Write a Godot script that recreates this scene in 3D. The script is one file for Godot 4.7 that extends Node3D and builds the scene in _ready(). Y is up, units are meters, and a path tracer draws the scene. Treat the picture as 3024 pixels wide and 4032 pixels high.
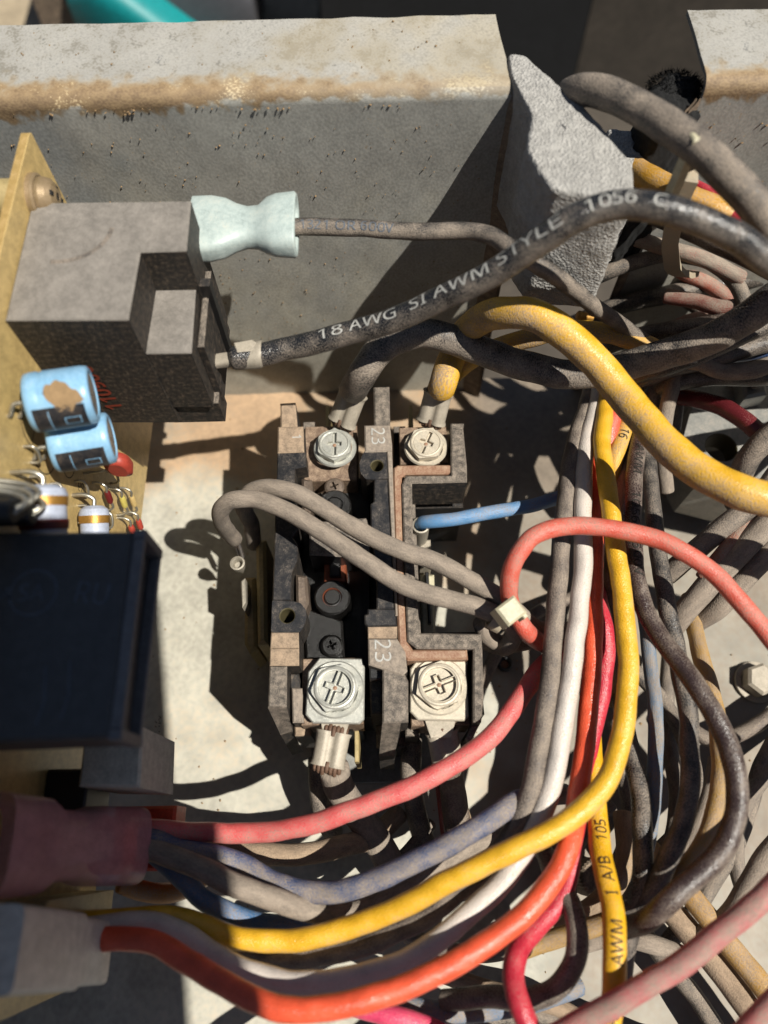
extends Node3D
# An open air-conditioner control box seen close up: a contactor, a circuit board and a tangle of dusty wires.
# Sizes below are millimetres in the box: x to the right, y up from the base plate, z towards the viewer.

const MM := 0.001
var used := {}
var M := {}
var wire_mats := {}
var T := {}
var kinks := noise(97, 0.045, 3)


# ---------------------------------------------------------------- a mesh being collected
class Shape:
	var a := {}
	var xf := Transform3D()
	var last := Vector3()

	func bag(m) -> Array:
		if not a.has(m):
			a[m] = [PackedVector3Array(), PackedVector3Array(), PackedVector2Array(), PackedInt32Array()]
		return a[m]

	func tri(m, p: Array, n: Array, uv: Array = []) -> void:
		var b := bag(m)
		var k: int = b[0].size()
		for i in 3:
			b[0].append(xf * p[i])
			b[1].append((xf.basis * n[i]).normalized())
			b[2].append(uv[i] if uv.size() else Vector2(p[i].x, p[i].z) * 0.05)
		last = b[0][k]
		var c: Vector3 = (b[0][k + 1] - b[0][k]).cross(b[0][k + 2] - b[0][k])
		if c.dot(b[1][k] + b[1][k + 1] + b[1][k + 2]) > 0.0:
			b[3].append_array(PackedInt32Array([k, k + 2, k + 1]))
		else:
			b[3].append_array(PackedInt32Array([k, k + 1, k + 2]))

	func quad(m, p: Array, n: Array = []) -> void:
		var nn := n
		if nn.is_empty():
			var f: Vector3 = (p[1] - p[0]).cross(p[2] - p[0]).normalized()
			nn = [f, f, f, f]
		tri(m, [p[0], p[1], p[2]], [nn[0], nn[1], nn[2]])
		tri(m, [p[0], p[2], p[3]], [nn[0], nn[2], nn[3]])

	# a grid of points, rows of equal length, smooth normals; out_from: a point inside, or null for normals as they come
	func grid(m, rows: Array, closed := false, uvs: Array = [], flip := false) -> void:
		var b := bag(m)
		var k: int = b[0].size()
		var nr := rows.size()
		var nc: int = rows[0].size()
		for r in nr:
			for c in nc:
				var u: Vector3
				var c0 := c - 1
				var c1 := c + 1
				if closed:
					c0 = nc - 2 if c == 0 else c0
					c1 = 1 if c == nc - 1 else c1
				else:
					c0 = maxi(c0, 0)
					c1 = mini(c1, nc - 1)
				u = rows[r][c1] - rows[r][c0]
				var v: Vector3 = rows[mini(r + 1, nr - 1)][c] - rows[maxi(r - 1, 0)][c]
				var n := u.cross(v)
				if n.length_squared() < 1e-14:
					v = rows[mini(r + 2, nr - 1)][(c + 3) % nc] - rows[maxi(r - 2, 0)][c]
					n = u.cross(v)
				n = n.normalized() * (-1.0 if flip else 1.0)
				b[0].append(xf * rows[r][c])
				b[1].append((xf.basis * n).normalized())
				b[2].append(uvs[r][c] if uvs.size() else Vector2(float(c) / nc, float(r) / nr))
		last = b[0][k]
		for r in nr - 1:
			for c in nc - 1:
				var i := k + r * nc + c
				if flip:
					b[3].append_array(PackedInt32Array([i, i + 1, i + nc, i + 1, i + nc + 1, i + nc]))
				else:
					b[3].append_array(PackedInt32Array([i, i + nc, i + 1, i + 1, i + nc, i + nc + 1]))

	# polygon (x, z) raised from y0 to y1, its top edge chamfered by e
	func prism(top, side, poly: Array, y0: float, y1: float, e := 0.3, floor_too := false) -> void:
		var area := 0.0
		var n := poly.size()
		for i in n:
			area += poly[i].x * poly[(i + 1) % n].y - poly[(i + 1) % n].x * poly[i].y
		var pts := PackedVector2Array(poly)
		if area < 0:
			pts.reverse()
		var ins := PackedVector2Array()
		for i in n:
			var d0 := (pts[i] - pts[(i - 1 + n) % n]).normalized()
			var d1 := (pts[(i + 1) % n] - pts[i]).normalized()
			var n0 := Vector2(-d0.y, d0.x)
			var n1 := Vector2(-d1.y, d1.x)
			var mid := n0 + n1
			var l := maxf(mid.length_squared() * 0.5, 0.35)
			ins.append(pts[i] + mid / l * e)
		for i in n:
			var j := (i + 1) % n
			var d := (pts[j] - pts[i]).normalized()
			var o := Vector3(d.y, 0, -d.x)
			quad(side, [Vector3(pts[i].x, y0, pts[i].y), Vector3(pts[j].x, y0, pts[j].y), Vector3(pts[j].x, y1 - e, pts[j].y), Vector3(pts[i].x, y1 - e, pts[i].y)], [o, o, o, o])
			if e > 0.0:
				var q := (o + Vector3.UP).normalized()
				quad(top, [Vector3(pts[i].x, y1 - e, pts[i].y), Vector3(pts[j].x, y1 - e, pts[j].y), Vector3(ins[j].x, y1, ins[j].y), Vector3(ins[i].x, y1, ins[i].y)], [q, q, q, q])
		var up := Vector3.UP
		var t := Geometry2D.triangulate_polygon(ins)
		for i in range(0, t.size(), 3):
			tri(top, [Vector3(ins[t[i]].x, y1, ins[t[i]].y), Vector3(ins[t[i + 1]].x, y1, ins[t[i + 1]].y), Vector3(ins[t[i + 2]].x, y1, ins[t[i + 2]].y)], [up, up, up])
		if floor_too:
			t = Geometry2D.triangulate_polygon(pts)
			for i in range(0, t.size(), 3):
				tri(side, [Vector3(pts[t[i]].x, y0, pts[t[i]].y), Vector3(pts[t[i + 1]].x, y0, pts[t[i + 1]].y), Vector3(pts[t[i + 2]].x, y0, pts[t[i + 2]].y)], [-up, -up, -up])

	func rect(x0: float, z0: float, x1: float, z1: float) -> Array:
		return [Vector2(x0, z0), Vector2(x1, z0), Vector2(x1, z1), Vector2(x0, z1)]

	func box(m, lo: Vector3, hi: Vector3, e := 0.3) -> void:
		prism(m, m, rect(lo.x, lo.z, hi.x, hi.z), lo.y, hi.y, e, true)

	# profile of (radius, height) turned about the y axis
	func lathe(m, prof: Array, sides := 32, at := Vector3.ZERO, sharp := true) -> void:
		for i in prof.size() - 1:
			var rows := []
			for k in 2:
				var row := []
				for s in sides + 1:
					var t := TAU * s / sides
					row.append(at + Vector3(prof[i + k].x * cos(t), prof[i + k].y, prof[i + k].x * sin(t)))
				rows.append(row)
			var d: Vector2 = prof[i + 1] - prof[i]
			for s in sides:
				var n := []
				for w in [s, s + 1, s + 1, s]:
					var t: float = TAU * w / sides
					n.append(Vector3(d.y * cos(t), -d.x, d.y * sin(t)).normalized())
				quad(m, [rows[0][s], rows[0][s + 1], rows[1][s + 1], rows[1][s]], n)

	# cross sections: [centre, half side vector, half up vector, squareness, notch]
	func loft(m, secs: Array, sides := 28, caps := true) -> void:
		var rows := []
		for s in secs:
			var row := []
			for k in sides + 1:
				var t := TAU * k / sides
				var p: float = s[3] if s.size() > 3 else 1.0
				var cx: float = signf(cos(t)) * pow(absf(cos(t)), p)
				var cy: float = signf(sin(t)) * pow(absf(sin(t)), p)
				if s.size() > 4 and cy > 0.0:
					cy *= 1.0 - s[4] * exp(-cx * cx / 0.05)
				row.append(s[0] + s[1] * cx + s[2] * cy)
			rows.append(row)
		var flip: bool = secs[0][1].cross(secs[0][2]).dot(secs[-1][0] - secs[0][0]) < 0.0
		grid(m, rows, true, [], flip)
		if caps:
			for e in [0, -1]:
				var c: Vector3 = secs[e][0]
				var n: Vector3 = (secs[e][0] - secs[1 if e == 0 else -2][0]).normalized()
				for k in sides:
					tri(m, [c, rows[e][k], rows[e][k + 1]], [n, n, n])

	func mesh() -> ArrayMesh:
		var out := ArrayMesh.new()
		for m in a:
			var arr := []
			arr.resize(Mesh.ARRAY_MAX)
			var v: PackedVector3Array = a[m][0]
			for i in v.size():
				v[i] *= 0.001
			arr[Mesh.ARRAY_VERTEX] = v
			arr[Mesh.ARRAY_NORMAL] = a[m][1]
			arr[Mesh.ARRAY_TEX_UV] = a[m][2]
			arr[Mesh.ARRAY_INDEX] = a[m][3]
			out.add_surface_from_arrays(Mesh.PRIMITIVE_TRIANGLES, arr)
			out.surface_set_material(out.get_surface_count() - 1, m)
		return out


# ---------------------------------------------------------------- things, parts
func numbered(called: String) -> String:
	var n: int = used.get(called, 0)
	used[called] = n + 1
	return called if n == 0 else "%s_%03d" % [called, n]

func tag(o: Node3D, label: String, category: String, group := "", kind := "") -> void:
	if kind != "structure":
		o.set_meta("category", category)
	o.set_meta("label", label)
	if group:
		o.set_meta("group", group)
	if kind:
		o.set_meta("kind", kind)

func thing(called: String, label: String, category: String, at: Vector3, group := "") -> Node3D:
	var o := Node3D.new()
	o.name = numbered(called)
	add_child(o)
	o.position = at * MM
	tag(o, label, category, group)
	return o

# a part under a thing (or a sub-part under a part); shapes are drawn in box millimetres
func part(s: Shape, called: String, parent: Node3D, label := "") -> MeshInstance3D:
	var o := MeshInstance3D.new()
	o.name = called
	o.mesh = s.mesh()
	if parent.get_parent() == self and not parent is MeshInstance3D:
		o.position = -parent.position
	parent.add_child(o, true)
	if label:
		o.set_meta("label", label)
	return o

func solo(s: Shape, called: String, label: String, category: String, group := "", kind := "") -> MeshInstance3D:
	var o := MeshInstance3D.new()
	o.name = numbered(called)
	o.mesh = s.mesh()
	add_child(o)
	tag(o, label, category, group, kind)
	return o


# ---------------------------------------------------------------- textures
func noise(seed_: int, freq: float, oct := 4, type := FastNoiseLite.TYPE_SIMPLEX_SMOOTH) -> FastNoiseLite:
	var n := FastNoiseLite.new()
	n.seed = seed_
	n.noise_type = type
	n.frequency = freq
	n.fractal_octaves = oct
	return n

func bytes(n: FastNoiseLite, w: int, h: int) -> PackedByteArray:
	var im := n.get_seamless_image(w, h)
	im.convert(Image.FORMAT_L8)
	return im.get_data()

func tex(data: PackedByteArray, w: int, h: int, fmt := Image.FORMAT_L8) -> ImageTexture:
	return ImageTexture.create_from_image(Image.create_from_data(w, h, false, fmt, data))

func ss(a: float, b: float, x: float) -> float:
	var t := clampf((x - a) / (b - a), 0.0, 1.0)
	return t * t * (3.0 - 2.0 * t)

func make_textures() -> void:
	var s := 512
	var low := bytes(noise(3, 0.012, 4), s, s)
	var mid := bytes(noise(5, 0.05, 3), s, s)
	var fine := bytes(noise(7, 0.22, 3), s, s)
	var grain := PackedByteArray()
	grain.resize(s * s)
	var masks := [PackedByteArray(), PackedByteArray(), PackedByteArray()]
	for k in 3:
		masks[k].resize(s * s)
	var bias := [0.86, 0.50, 0.10]
	for i in s * s:
		var l := low[i] / 255.0 - 0.5
		var m := mid[i] / 255.0 - 0.5
		var f := fine[i] / 255.0 - 0.5
		grain[i] = int(clampf(0.84 + 0.22 * f + 0.14 * m + 0.15 * l, 0, 1) * 255)
		var v := l * 0.42 + m * 0.28 + f * 0.85
		for k in 3:
			masks[k][i] = int(ss(0.05, 0.95, bias[k] + v) * 255)
	T.grain = tex(grain, s, s)
	T.heavy = tex(masks[0], s, s)
	T.mid = tex(masks[1], s, s)
	T.light = tex(masks[2], s, s)
	T.bump = tex(fine, s, s)
	# dust colours, fine light and dark grains
	for d in [["dust_tan", Color(0.63, 0.545, 0.445)], ["dust_grey", Color(0.58, 0.53, 0.465)]]:
		var c := PackedByteArray()
		c.resize(s * s * 3)
		for i in s * s:
			var g := 0.88 + 0.24 * (fine[i] / 255.0 - 0.5) + 0.14 * (mid[i] / 255.0 - 0.5) + 0.2 * (low[i] / 255.0 - 0.5)
			c[i * 3] = int(clampf(d[1].r * g, 0, 1) * 255)
			c[i * 3 + 1] = int(clampf(d[1].g * g, 0, 1) * 255)
			c[i * 3 + 2] = int(clampf(d[1].b * (g + 0.02), 0, 1) * 255)
		T[d[0]] = tex(c, s, s, Image.FORMAT_RGB8)
	# dust settled along a wire: u along it, v round it with the dusty side at v = 0
	var w := 1024
	var h := 300
	var a := bytes(noise(11, 0.007, 4), w, h)
	var b := bytes(noise(13, 0.10, 3), w, h)
	for q in [["wire_heavy", 0.80, 0.14], ["wire_mid", 0.40, 0.26], ["wire_light", 0.24, 0.20], ["wire_clean", 0.06, 0.14]]:
		var c := PackedByteArray()
		c.resize(w * h)
		for y in h:
			var side: float = q[1] + q[2] * cos(TAU * y / h)
			for x in w:
				var i := y * w + x
				c[i] = int(ss(0.08, 0.95, side + (a[i] / 255.0 - 0.5) * 0.5 + (b[i] / 255.0 - 0.5) * 0.8) * 255)
		T[q[0]] = tex(c, w, h)
		# bare vinyl shines, dust does not
		var sheen := PackedByteArray()
		sheen.resize(w * h)
		for i in w * h:
			sheen[i] = mini(255, 78 + int(c[i] * 0.85))
		T[q[0] + "_sheen"] = tex(sheen, w, h)
	var c2 := PackedByteArray()
	c2.resize(w * h)
	for i in w * h:
		c2[i] = int(clampf(0.88 + 0.2 * (a[i] / 255.0 - 0.5) + 0.16 * (b[i] / 255.0 - 0.5), 0, 1) * 255)
	T.wire_tone = tex(c2, w, h)
	T.wire_bump = tex(b, w, h)
	# bright zinc with dusty tan drifts for the base plate (u, v over 260 x 220 mm)
	w = 768
	h = 640
	a = bytes(noise(21, 0.006, 4), w, h)
	b = bytes(noise(23, 0.035, 4, FastNoiseLite.TYPE_CELLULAR), w, h)
	var e := bytes(noise(25, 0.16, 3), w, h)
	c2 = PackedByteArray()
	c2.resize(w * h * 3)
	for y in h:
		for x in w:
			var i := y * w + x
			var px := -130.0 + 260.0 * x / w
			var pz := -135.0 + 220.0 * y / h
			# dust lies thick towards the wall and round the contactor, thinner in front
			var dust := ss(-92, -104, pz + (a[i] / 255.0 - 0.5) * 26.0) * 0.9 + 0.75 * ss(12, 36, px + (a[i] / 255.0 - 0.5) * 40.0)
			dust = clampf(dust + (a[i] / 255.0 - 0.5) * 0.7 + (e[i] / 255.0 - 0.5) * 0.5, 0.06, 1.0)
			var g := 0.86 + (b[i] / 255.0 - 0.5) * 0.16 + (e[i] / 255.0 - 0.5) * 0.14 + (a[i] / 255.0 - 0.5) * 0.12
			var col := Color(0.765, 0.755, 0.70).lerp(Color(0.71, 0.60, 0.48).lerp(Color(0.52, 0.47, 0.41), ss(12, 36, px)), dust) * g  # dust colour darkened towards the right, painting in shade among the wires
			c2[i * 3] = int(clampf(col.r, 0, 1) * 255)
			c2[i * 3 + 1] = int(clampf(col.g, 0, 1) * 255)
			c2[i * 3 + 2] = int(clampf(col.b, 0, 1) * 255)
	T.plate = tex(c2, w, h, Image.FORMAT_RGB8)
	# wall sheet: v from the back edge of its flange (0) over the bend (0.18 .. 0.25) down to the floor (1)
	w = 1024
	h = 768
	a = bytes(noise(31, 0.008, 4), w, h)
	b = bytes(noise(33, 0.03, 4), w, h)
	e = bytes(noise(35, 0.17, 3), w, h)
	c2 = PackedByteArray()
	c2.resize(w * h * 3)
	var rel := PackedByteArray()
	rel.resize(w * h)
	for y in h:
		var v := float(y) / h
		for x in w:
			var i := y * w + x
			var u := float(x) / w
			var na := a[i] / 255.0 - 0.5
			var nb := b[i] / 255.0 - 0.5
			var ne := e[i] / 255.0 - 0.5
			var col: Color
			if v < 0.2:
				col = Color(0.61, 0.60, 0.575).lerp(Color(0.46, 0.445, 0.41), ss(-0.05, 0.42, na * 0.7 + nb * 0.8 + ne * 0.9))
				col = col.lerp(Color(0.36, 0.37, 0.38), ss(0.66, 0.86, 0.5 + nb * 0.45 - na * 0.2 + ne * 0.5) * 0.6)
				col = col.lerp(Color(0.66, 0.60, 0.48), ss(0.5, 0.95, u + na * 0.6) * 0.35)
			else:
				col = Color(0.585, 0.58, 0.555).lerp(Color(0.49, 0.505, 0.505), ss(0.15, -0.15, u - 0.35 + na * 0.5) * 0.6)
				col = col.lerp(Color(0.65, 0.63, 0.57), ss(0.4, 0.9, v + na * 0.5 + u * 0.2 - 0.1) * 0.6)
				col = col.lerp(Color(0.50, 0.46, 0.40), ss(0.22, 0.42, nb * 0.6 + ne * 0.5))
			# rust and baked dirt gathered along the bend
			var band := ss(0.138, 0.188, v + nb * 0.05 + na * 0.03) * (1.0 - ss(0.232, 0.246, v + nb * 0.035 + na * 0.02 + ss(0.35, 0.75, u) * 0.02))
			var strength := band * (0.95 - 0.55 * ss(0.55, 0.95, u + na * 0.4))
			var rust := Color(0.60, 0.505, 0.37).lerp(Color(0.345, 0.275, 0.205), clampf(0.35 + nb * 0.9 + ne * 1.1 + (v - 0.2) * 7.0, 0, 1))
			rust = rust.lerp(Color(0.78, 0.70, 0.55), ss(0.30, 0.6, ne + na + 0.25 * ss(0.4, 0.8, u)))
			col = col.lerp(rust, strength)
			var g := 0.97 + ne * 0.22 + nb * 0.12
			c2[i * 3] = int(clampf(col.r * g, 0, 1) * 255)
			c2[i * 3 + 1] = int(clampf(col.g * g, 0, 1) * 255)
			c2[i * 3 + 2] = int(clampf(col.b * g, 0, 1) * 255)
			rel[i] = int(clampf(0.5 + ne * 0.5 + nb * 0.3 + strength * (0.2 + ne * 0.8), 0, 1) * 255)
	T.wall = tex(c2, w, h, Image.FORMAT_RGB8)
	T.wall_bump = tex(rel, w, h)
	# porous foam
	var f2 := noise(41, 0.075, 2, FastNoiseLite.TYPE_CELLULAR)
	f2.cellular_return_type = FastNoiseLite.RETURN_DISTANCE
	T.pores = tex(bytes(f2, s, s), s, s)


# ---------------------------------------------------------------- materials
func mat(c: Color, rough := 0.7, metal := 0.0, scale := 50.0, bump := 0.004) -> StandardMaterial3D:
	var m := StandardMaterial3D.new()
	m.albedo_color = c
	m.roughness = rough
	m.metallic = metal
	m.albedo_texture = T.grain
	m.uv1_triplanar = true
	m.uv1_world_triplanar = true
	m.uv1_scale = Vector3.ONE * scale
	if bump > 0.0:
		m.heightmap_enabled = true
		m.heightmap_scale = bump
		m.heightmap_texture = T.bump
	return m

func dusted(c: Color, mask: String, dust := "dust_tan", rough := 0.75, metal := 0.0, scale := 50.0, bump := 0.006) -> StandardMaterial3D:
	var m := mat(c, rough, metal, scale, bump)
	m.detail_enabled = true
	m.detail_albedo = T[dust]
	m.detail_mask = T[mask]
	return m

func wire_mat(c: Color, level: String, turn: float, rough: float, dust: String) -> StandardMaterial3D:
	var key := [c, level, turn, rough, dust]
	if not wire_mats.has(key):
		var m := StandardMaterial3D.new()
		m.albedo_color = c
		m.roughness = rough * 2.0
		m.roughness_texture = T[level + "_sheen"]
		m.albedo_texture = T.wire_tone
		m.detail_enabled = true
		m.detail_albedo = T[dust]
		m.detail_mask = T[level]
		m.uv1_offset = Vector3(0, turn, 0)
		m.heightmap_enabled = true
		m.heightmap_scale = 0.009
		m.heightmap_texture = T.wire_bump
		wire_mats[key] = m
	return wire_mats[key]

func make_materials() -> void:
	M.black = mat(Color(0.115, 0.115, 0.12), 0.42, 0, 60, 0.003)
	M.black_top = dusted(Color(0.135, 0.14, 0.155), "light", "dust_grey", 0.38, 0, 45, 0.004)
	M.black_light = dusted(Color(0.12, 0.115, 0.115), "light", "dust_tan", 0.6, 0, 85)
	M.frame_dust = dusted(Color(0.16, 0.155, 0.15), "mid", "dust_grey", 0.8, 0, 75)
	M.black_mid = dusted(Color(0.15, 0.145, 0.14), "mid", "dust_grey", 0.7, 0, 75)
	M.black_heavy = dusted(Color(0.2, 0.18, 0.16), "heavy", "dust_tan", 0.85)
	M.grey_heavy = dusted(Color(0.24, 0.23, 0.23), "heavy", "dust_grey", 0.8, 0, 110, 0.002)
	M.grey_mid = dusted(Color(0.2, 0.2, 0.21), "mid", "dust_grey", 0.75)
	M.burnt = mat(Color(0.075, 0.068, 0.062), 0.35, 0, 70, 0.012)
	M.hole = mat(Color(0.33, 0.30, 0.19), 0.6)
	M.dark = mat(Color(0.05, 0.048, 0.045), 0.8)
	M.copper = dusted(Color(0.62, 0.40, 0.28), "mid", "dust_tan", 0.6, 0.0, 60)
	M.strand = dusted(Color(0.40, 0.29, 0.22), "light", "dust_tan", 0.7)
	M.pad = dusted(Color(0.36, 0.25, 0.19), "mid", "dust_tan", 0.6, 0.0, 70)
	M.copper_bare = mat(Color(0.60, 0.33, 0.22), 0.45, 0.5)
	M.spring = dusted(Color(0.52, 0.46, 0.41), "light", "dust_tan", 0.4, 0.5)
	M.tin = dusted(Color(0.70, 0.67, 0.61), "light", "dust_grey", 0.5, 0.35)
	M.tin_dusty = dusted(Color(0.74, 0.70, 0.63), "light", "dust_grey", 0.6, 0.2)
	M.steel = dusted(Color(0.80, 0.80, 0.76), "light", "dust_grey", 0.42, 0.45, 45, 0.006)
	M.steel_dusty = dusted(Color(0.84, 0.80, 0.72), "light", "dust_tan", 0.55, 0.3, 45, 0.006)
	M.old_brass = dusted(Color(0.66, 0.57, 0.40), "mid", "dust_tan", 0.45, 0.4)
	M.board = mat(Color(0.80, 0.69, 0.46), 0.42, 0, 40, 0.002)
	M.board_edge = dusted(Color(0.70, 0.58, 0.34), "light", "dust_tan", 0.7)
	M.ink = mat(Color(0.13, 0.12, 0.09), 0.7)
	M.white_ink = mat(Color(0.74, 0.735, 0.71), 0.7)
	M.red_ink = mat(Color(0.55, 0.20, 0.09), 0.8)
	M.faint_ink = mat(Color(0.37, 0.40, 0.44), 0.7)
	M.relay_dust = mat(Color(0.53, 0.505, 0.475), 0.85, 0, 22, 0.0)
	M.relay_side = dusted(Color(0.115, 0.11, 0.105), "light", "dust_tan", 0.6, 0, 120, 0.003)
	M.relay_dark = mat(Color(0.29, 0.295, 0.30), 0.5, 0, 50, 0.003)
	M.relay_rim = mat(Color(0.45, 0.45, 0.46), 0.55)
	M.sleeve_blue = dusted(Color(0.56, 0.76, 0.90), "light", "dust_tan", 0.35, 0, 40, 0.001)
	M.can_top = dusted(Color(0.60, 0.53, 0.46), "mid", "dust_grey", 0.45, 0.4)
	M.stripe_dark = dusted(Color(0.10, 0.12, 0.15), "light", "dust_tan", 0.45)
	M.lead = mat(Color(0.78, 0.76, 0.70), 0.32, 0.8, 50, 0.001)
	M.resistor = mat(Color(0.72, 0.75, 0.82), 0.5, 0, 60, 0.003)
	M.gold = mat(Color(0.75, 0.56, 0.27), 0.4, 0.6)
	M.red = mat(Color(0.42, 0.12, 0.12), 0.45)
	M.disc_red = mat(Color(0.70, 0.27, 0.21), 0.5)
	M.yellow_bead = mat(Color(0.78, 0.72, 0.38), 0.4)
	M.cement = mat(Color(0.88, 0.86, 0.80), 0.85, 0, 50, 0.01)
	M.nylon = mat(Color(0.80, 0.77, 0.65), 0.45, 0, 50, 0.002)
	M.nylon_dusty = dusted(Color(0.80, 0.76, 0.66), "mid", "dust_tan", 0.6)
	M.bobbin = dusted(Color(0.72, 0.64, 0.44), "light", "dust_tan", 0.5)
	M.terminal_blue = dusted(Color(0.74, 0.80, 0.785), "light", "dust_tan", 0.45, 0, 30)
	M.pink_vinyl = mat(Color(0.90, 0.66, 0.70, 0.55), 0.4)
	M.pink_vinyl.transparency = BaseMaterial3D.TRANSPARENCY_ALPHA
	M.pink_vinyl.heightmap_enabled = false
	M.orange_vinyl = mat(Color(0.90, 0.30, 0.14), 0.45)
	M.white_housing = mat(Color(0.90, 0.88, 0.84), 0.5)
	M.cast = dusted(Color(0.62, 0.62, 0.60), "light", "dust_tan", 0.45, 0.4, 40)
	M.foam = mat(Color(0.70, 0.69, 0.67), 0.95, 0, 48, 0.05)
	M.foam.heightmap_texture = T.pores
	M.bristle = mat(Color(0.10, 0.10, 0.10), 0.95, 0, 120, 0.03)
	M.dirt = mat(Color(0.62, 0.51, 0.37), 0.95, 0, 90, 0.01)
	M.teal = mat(Color(0.0, 0.55, 0.56), 0.5)
	M.tool_grey = mat(Color(0.38, 0.38, 0.40), 0.6)
	M.roof_dark = mat(Color(0.30, 0.27, 0.235), 0.9, 0, 6, 0.0)
	M.painted_shade = mat(Color(0.11, 0.115, 0.125), 0.7, 0, 8, 0.0)  # near-black standing for the shaded zone beyond the panels
	M.tan_sheet = mat(Color(0.66, 0.60, 0.50), 0.8, 0, 8, 0.0)
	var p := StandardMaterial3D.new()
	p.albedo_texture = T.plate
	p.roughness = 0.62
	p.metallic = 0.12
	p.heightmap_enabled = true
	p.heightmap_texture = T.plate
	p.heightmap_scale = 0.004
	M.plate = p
	var q := StandardMaterial3D.new()
	q.albedo_texture = T.wall
	q.roughness = 0.7
	q.metallic = 0.08
	q.heightmap_enabled = true
	q.heightmap_texture = T.wall_bump
	q.heightmap_scale = 0.0045
	M.wall = q
	M.sheet = mat(Color(0.55, 0.55, 0.53), 0.6, 0.1)
	M.sheet_dark = dusted(Color(0.33, 0.30, 0.27), "mid", "dust_tan", 0.8)


# ---------------------------------------------------------------- wires
func sample(path: Array, step := 0.8) -> PackedVector3Array:
	var out := PackedVector3Array()
	var n := path.size()
	for i in n - 1:
		var p0: Vector3 = path[maxi(i - 1, 0)]
		var p1: Vector3 = path[i]
		var p2: Vector3 = path[i + 1]
		var p3: Vector3 = path[mini(i + 2, n - 1)]
		var t1 := pow(maxf(p0.distance_to(p1), 1e-3), 0.5)
		var t2 := pow(maxf(p1.distance_to(p2), 1e-3), 0.5)
		var t3 := pow(maxf(p2.distance_to(p3), 1e-3), 0.5)
		var m1 := (p2 - p1) if i == 0 else ((p1 - p0) / t1 - (p2 - p0) / (t1 + t2) + (p2 - p1) / t2) * t2
		var m2 := (p2 - p1) if i == n - 2 else ((p2 - p1) / t2 - (p3 - p1) / (t2 + t3) + (p3 - p2) / t3) * t2
		var k := maxi(2, int(p1.distance_to(p2) / step))
		for j in k:
			var t := float(j) / k
			var t_2 := t * t
			var t_3 := t_2 * t
			out.append((2 * t_3 - 3 * t_2 + 1) * p1 + (t_3 - 2 * t_2 + t) * m1 + (3 * t_2 - 2 * t_3) * p2 + (t_3 - t_2) * m2)
	out.append(path[n - 1])
	# no wire lies in a perfectly even curve
	if n > 6:
		var l := out.size()
		for i in l:
			var q := out[i]
			var fade := minf(1.0, minf(i, l - 1 - i) * step / 10.0)
			out[i] = q + fade * 0.55 * Vector3(kinks.get_noise_3d(q.x, q.y, q.z), 0.8 * kinks.get_noise_3d(q.z + 90.0, q.x, q.y), kinks.get_noise_3d(q.y, q.z + 50.0, q.x))
	return out

# for each sample: [along, up, across]
func frames(p: PackedVector3Array) -> Array:
	var out := []
	var up := Vector3.ZERO
	for i in p.size():
		var t := (p[mini(i + 1, p.size() - 1)] - p[maxi(i - 1, 0)]).normalized()
		var want := Vector3.UP - t * t.y
		if up == Vector3.ZERO:
			up = want.normalized() if want.length() > 0.25 else (Vector3.FORWARD - t * t.dot(Vector3.FORWARD)).normalized()
		up = (up - t * up.dot(t)).normalized()
		var w := want.length_squared()
		if w > 0.05 and up.dot(want) > -0.2:
			up = up.lerp(want.normalized(), 0.3 * w).normalized()
			up = (up - t * up.dot(t)).normalized()
		out.append([t, up, t.cross(up)])
	return out

func tube(s: Shape, m, path: Array, r: float, sides := 18, step := 0.8, shift := 0.0, taper := 0.0) -> void:
	var p := sample(path, step)
	var f := frames(p)
	var rows := []
	var uvs := []
	var along := shift
	var n := p.size()
	for i in n:
		if i > 0:
			along += p[i].distance_to(p[i - 1])
		var rr := r * (1.0 + 0.012 * sin(along * 0.9 + shift) + 0.012 * sin(along * 0.37 + 2.0 * shift))
		if taper > 0.0:
			rr *= minf(1.0, 0.12 + (along - shift) / taper)
		var row := []
		var uv := []
		for k in sides + 1:
			var t := TAU * k / sides
			row.append(p[i] + (f[i][1] * cos(t) + f[i][2] * sin(t)) * rr)
			uv.append(Vector2(along / 40.0, float(k) / sides))
		rows.append(row)
		uvs.append(uv)
	# rounded cut ends
	for e in [0, n - 1]:
		var d: Vector3 = f[e][0] * (-1.0 if e == 0 else 1.0)
		for q in [[0.93, 0.18], [0.75, 0.27], [0.0, 0.3]]:
			var row := []
			for k in sides + 1:
				row.append(p[e] + (f[e][1] * cos(TAU * k / sides) + f[e][2] * sin(TAU * k / sides)) * r * q[0] * (0.15 if taper > 0.0 and e == 0 else 1.0) + d * r * q[1])
			if e == 0:
				rows.push_front(row)
				uvs.push_front(uvs[0])
			else:
				rows.push_back(row)
				uvs.push_back(uvs[-1])
	s.grid(m, rows, true, uvs)

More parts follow.
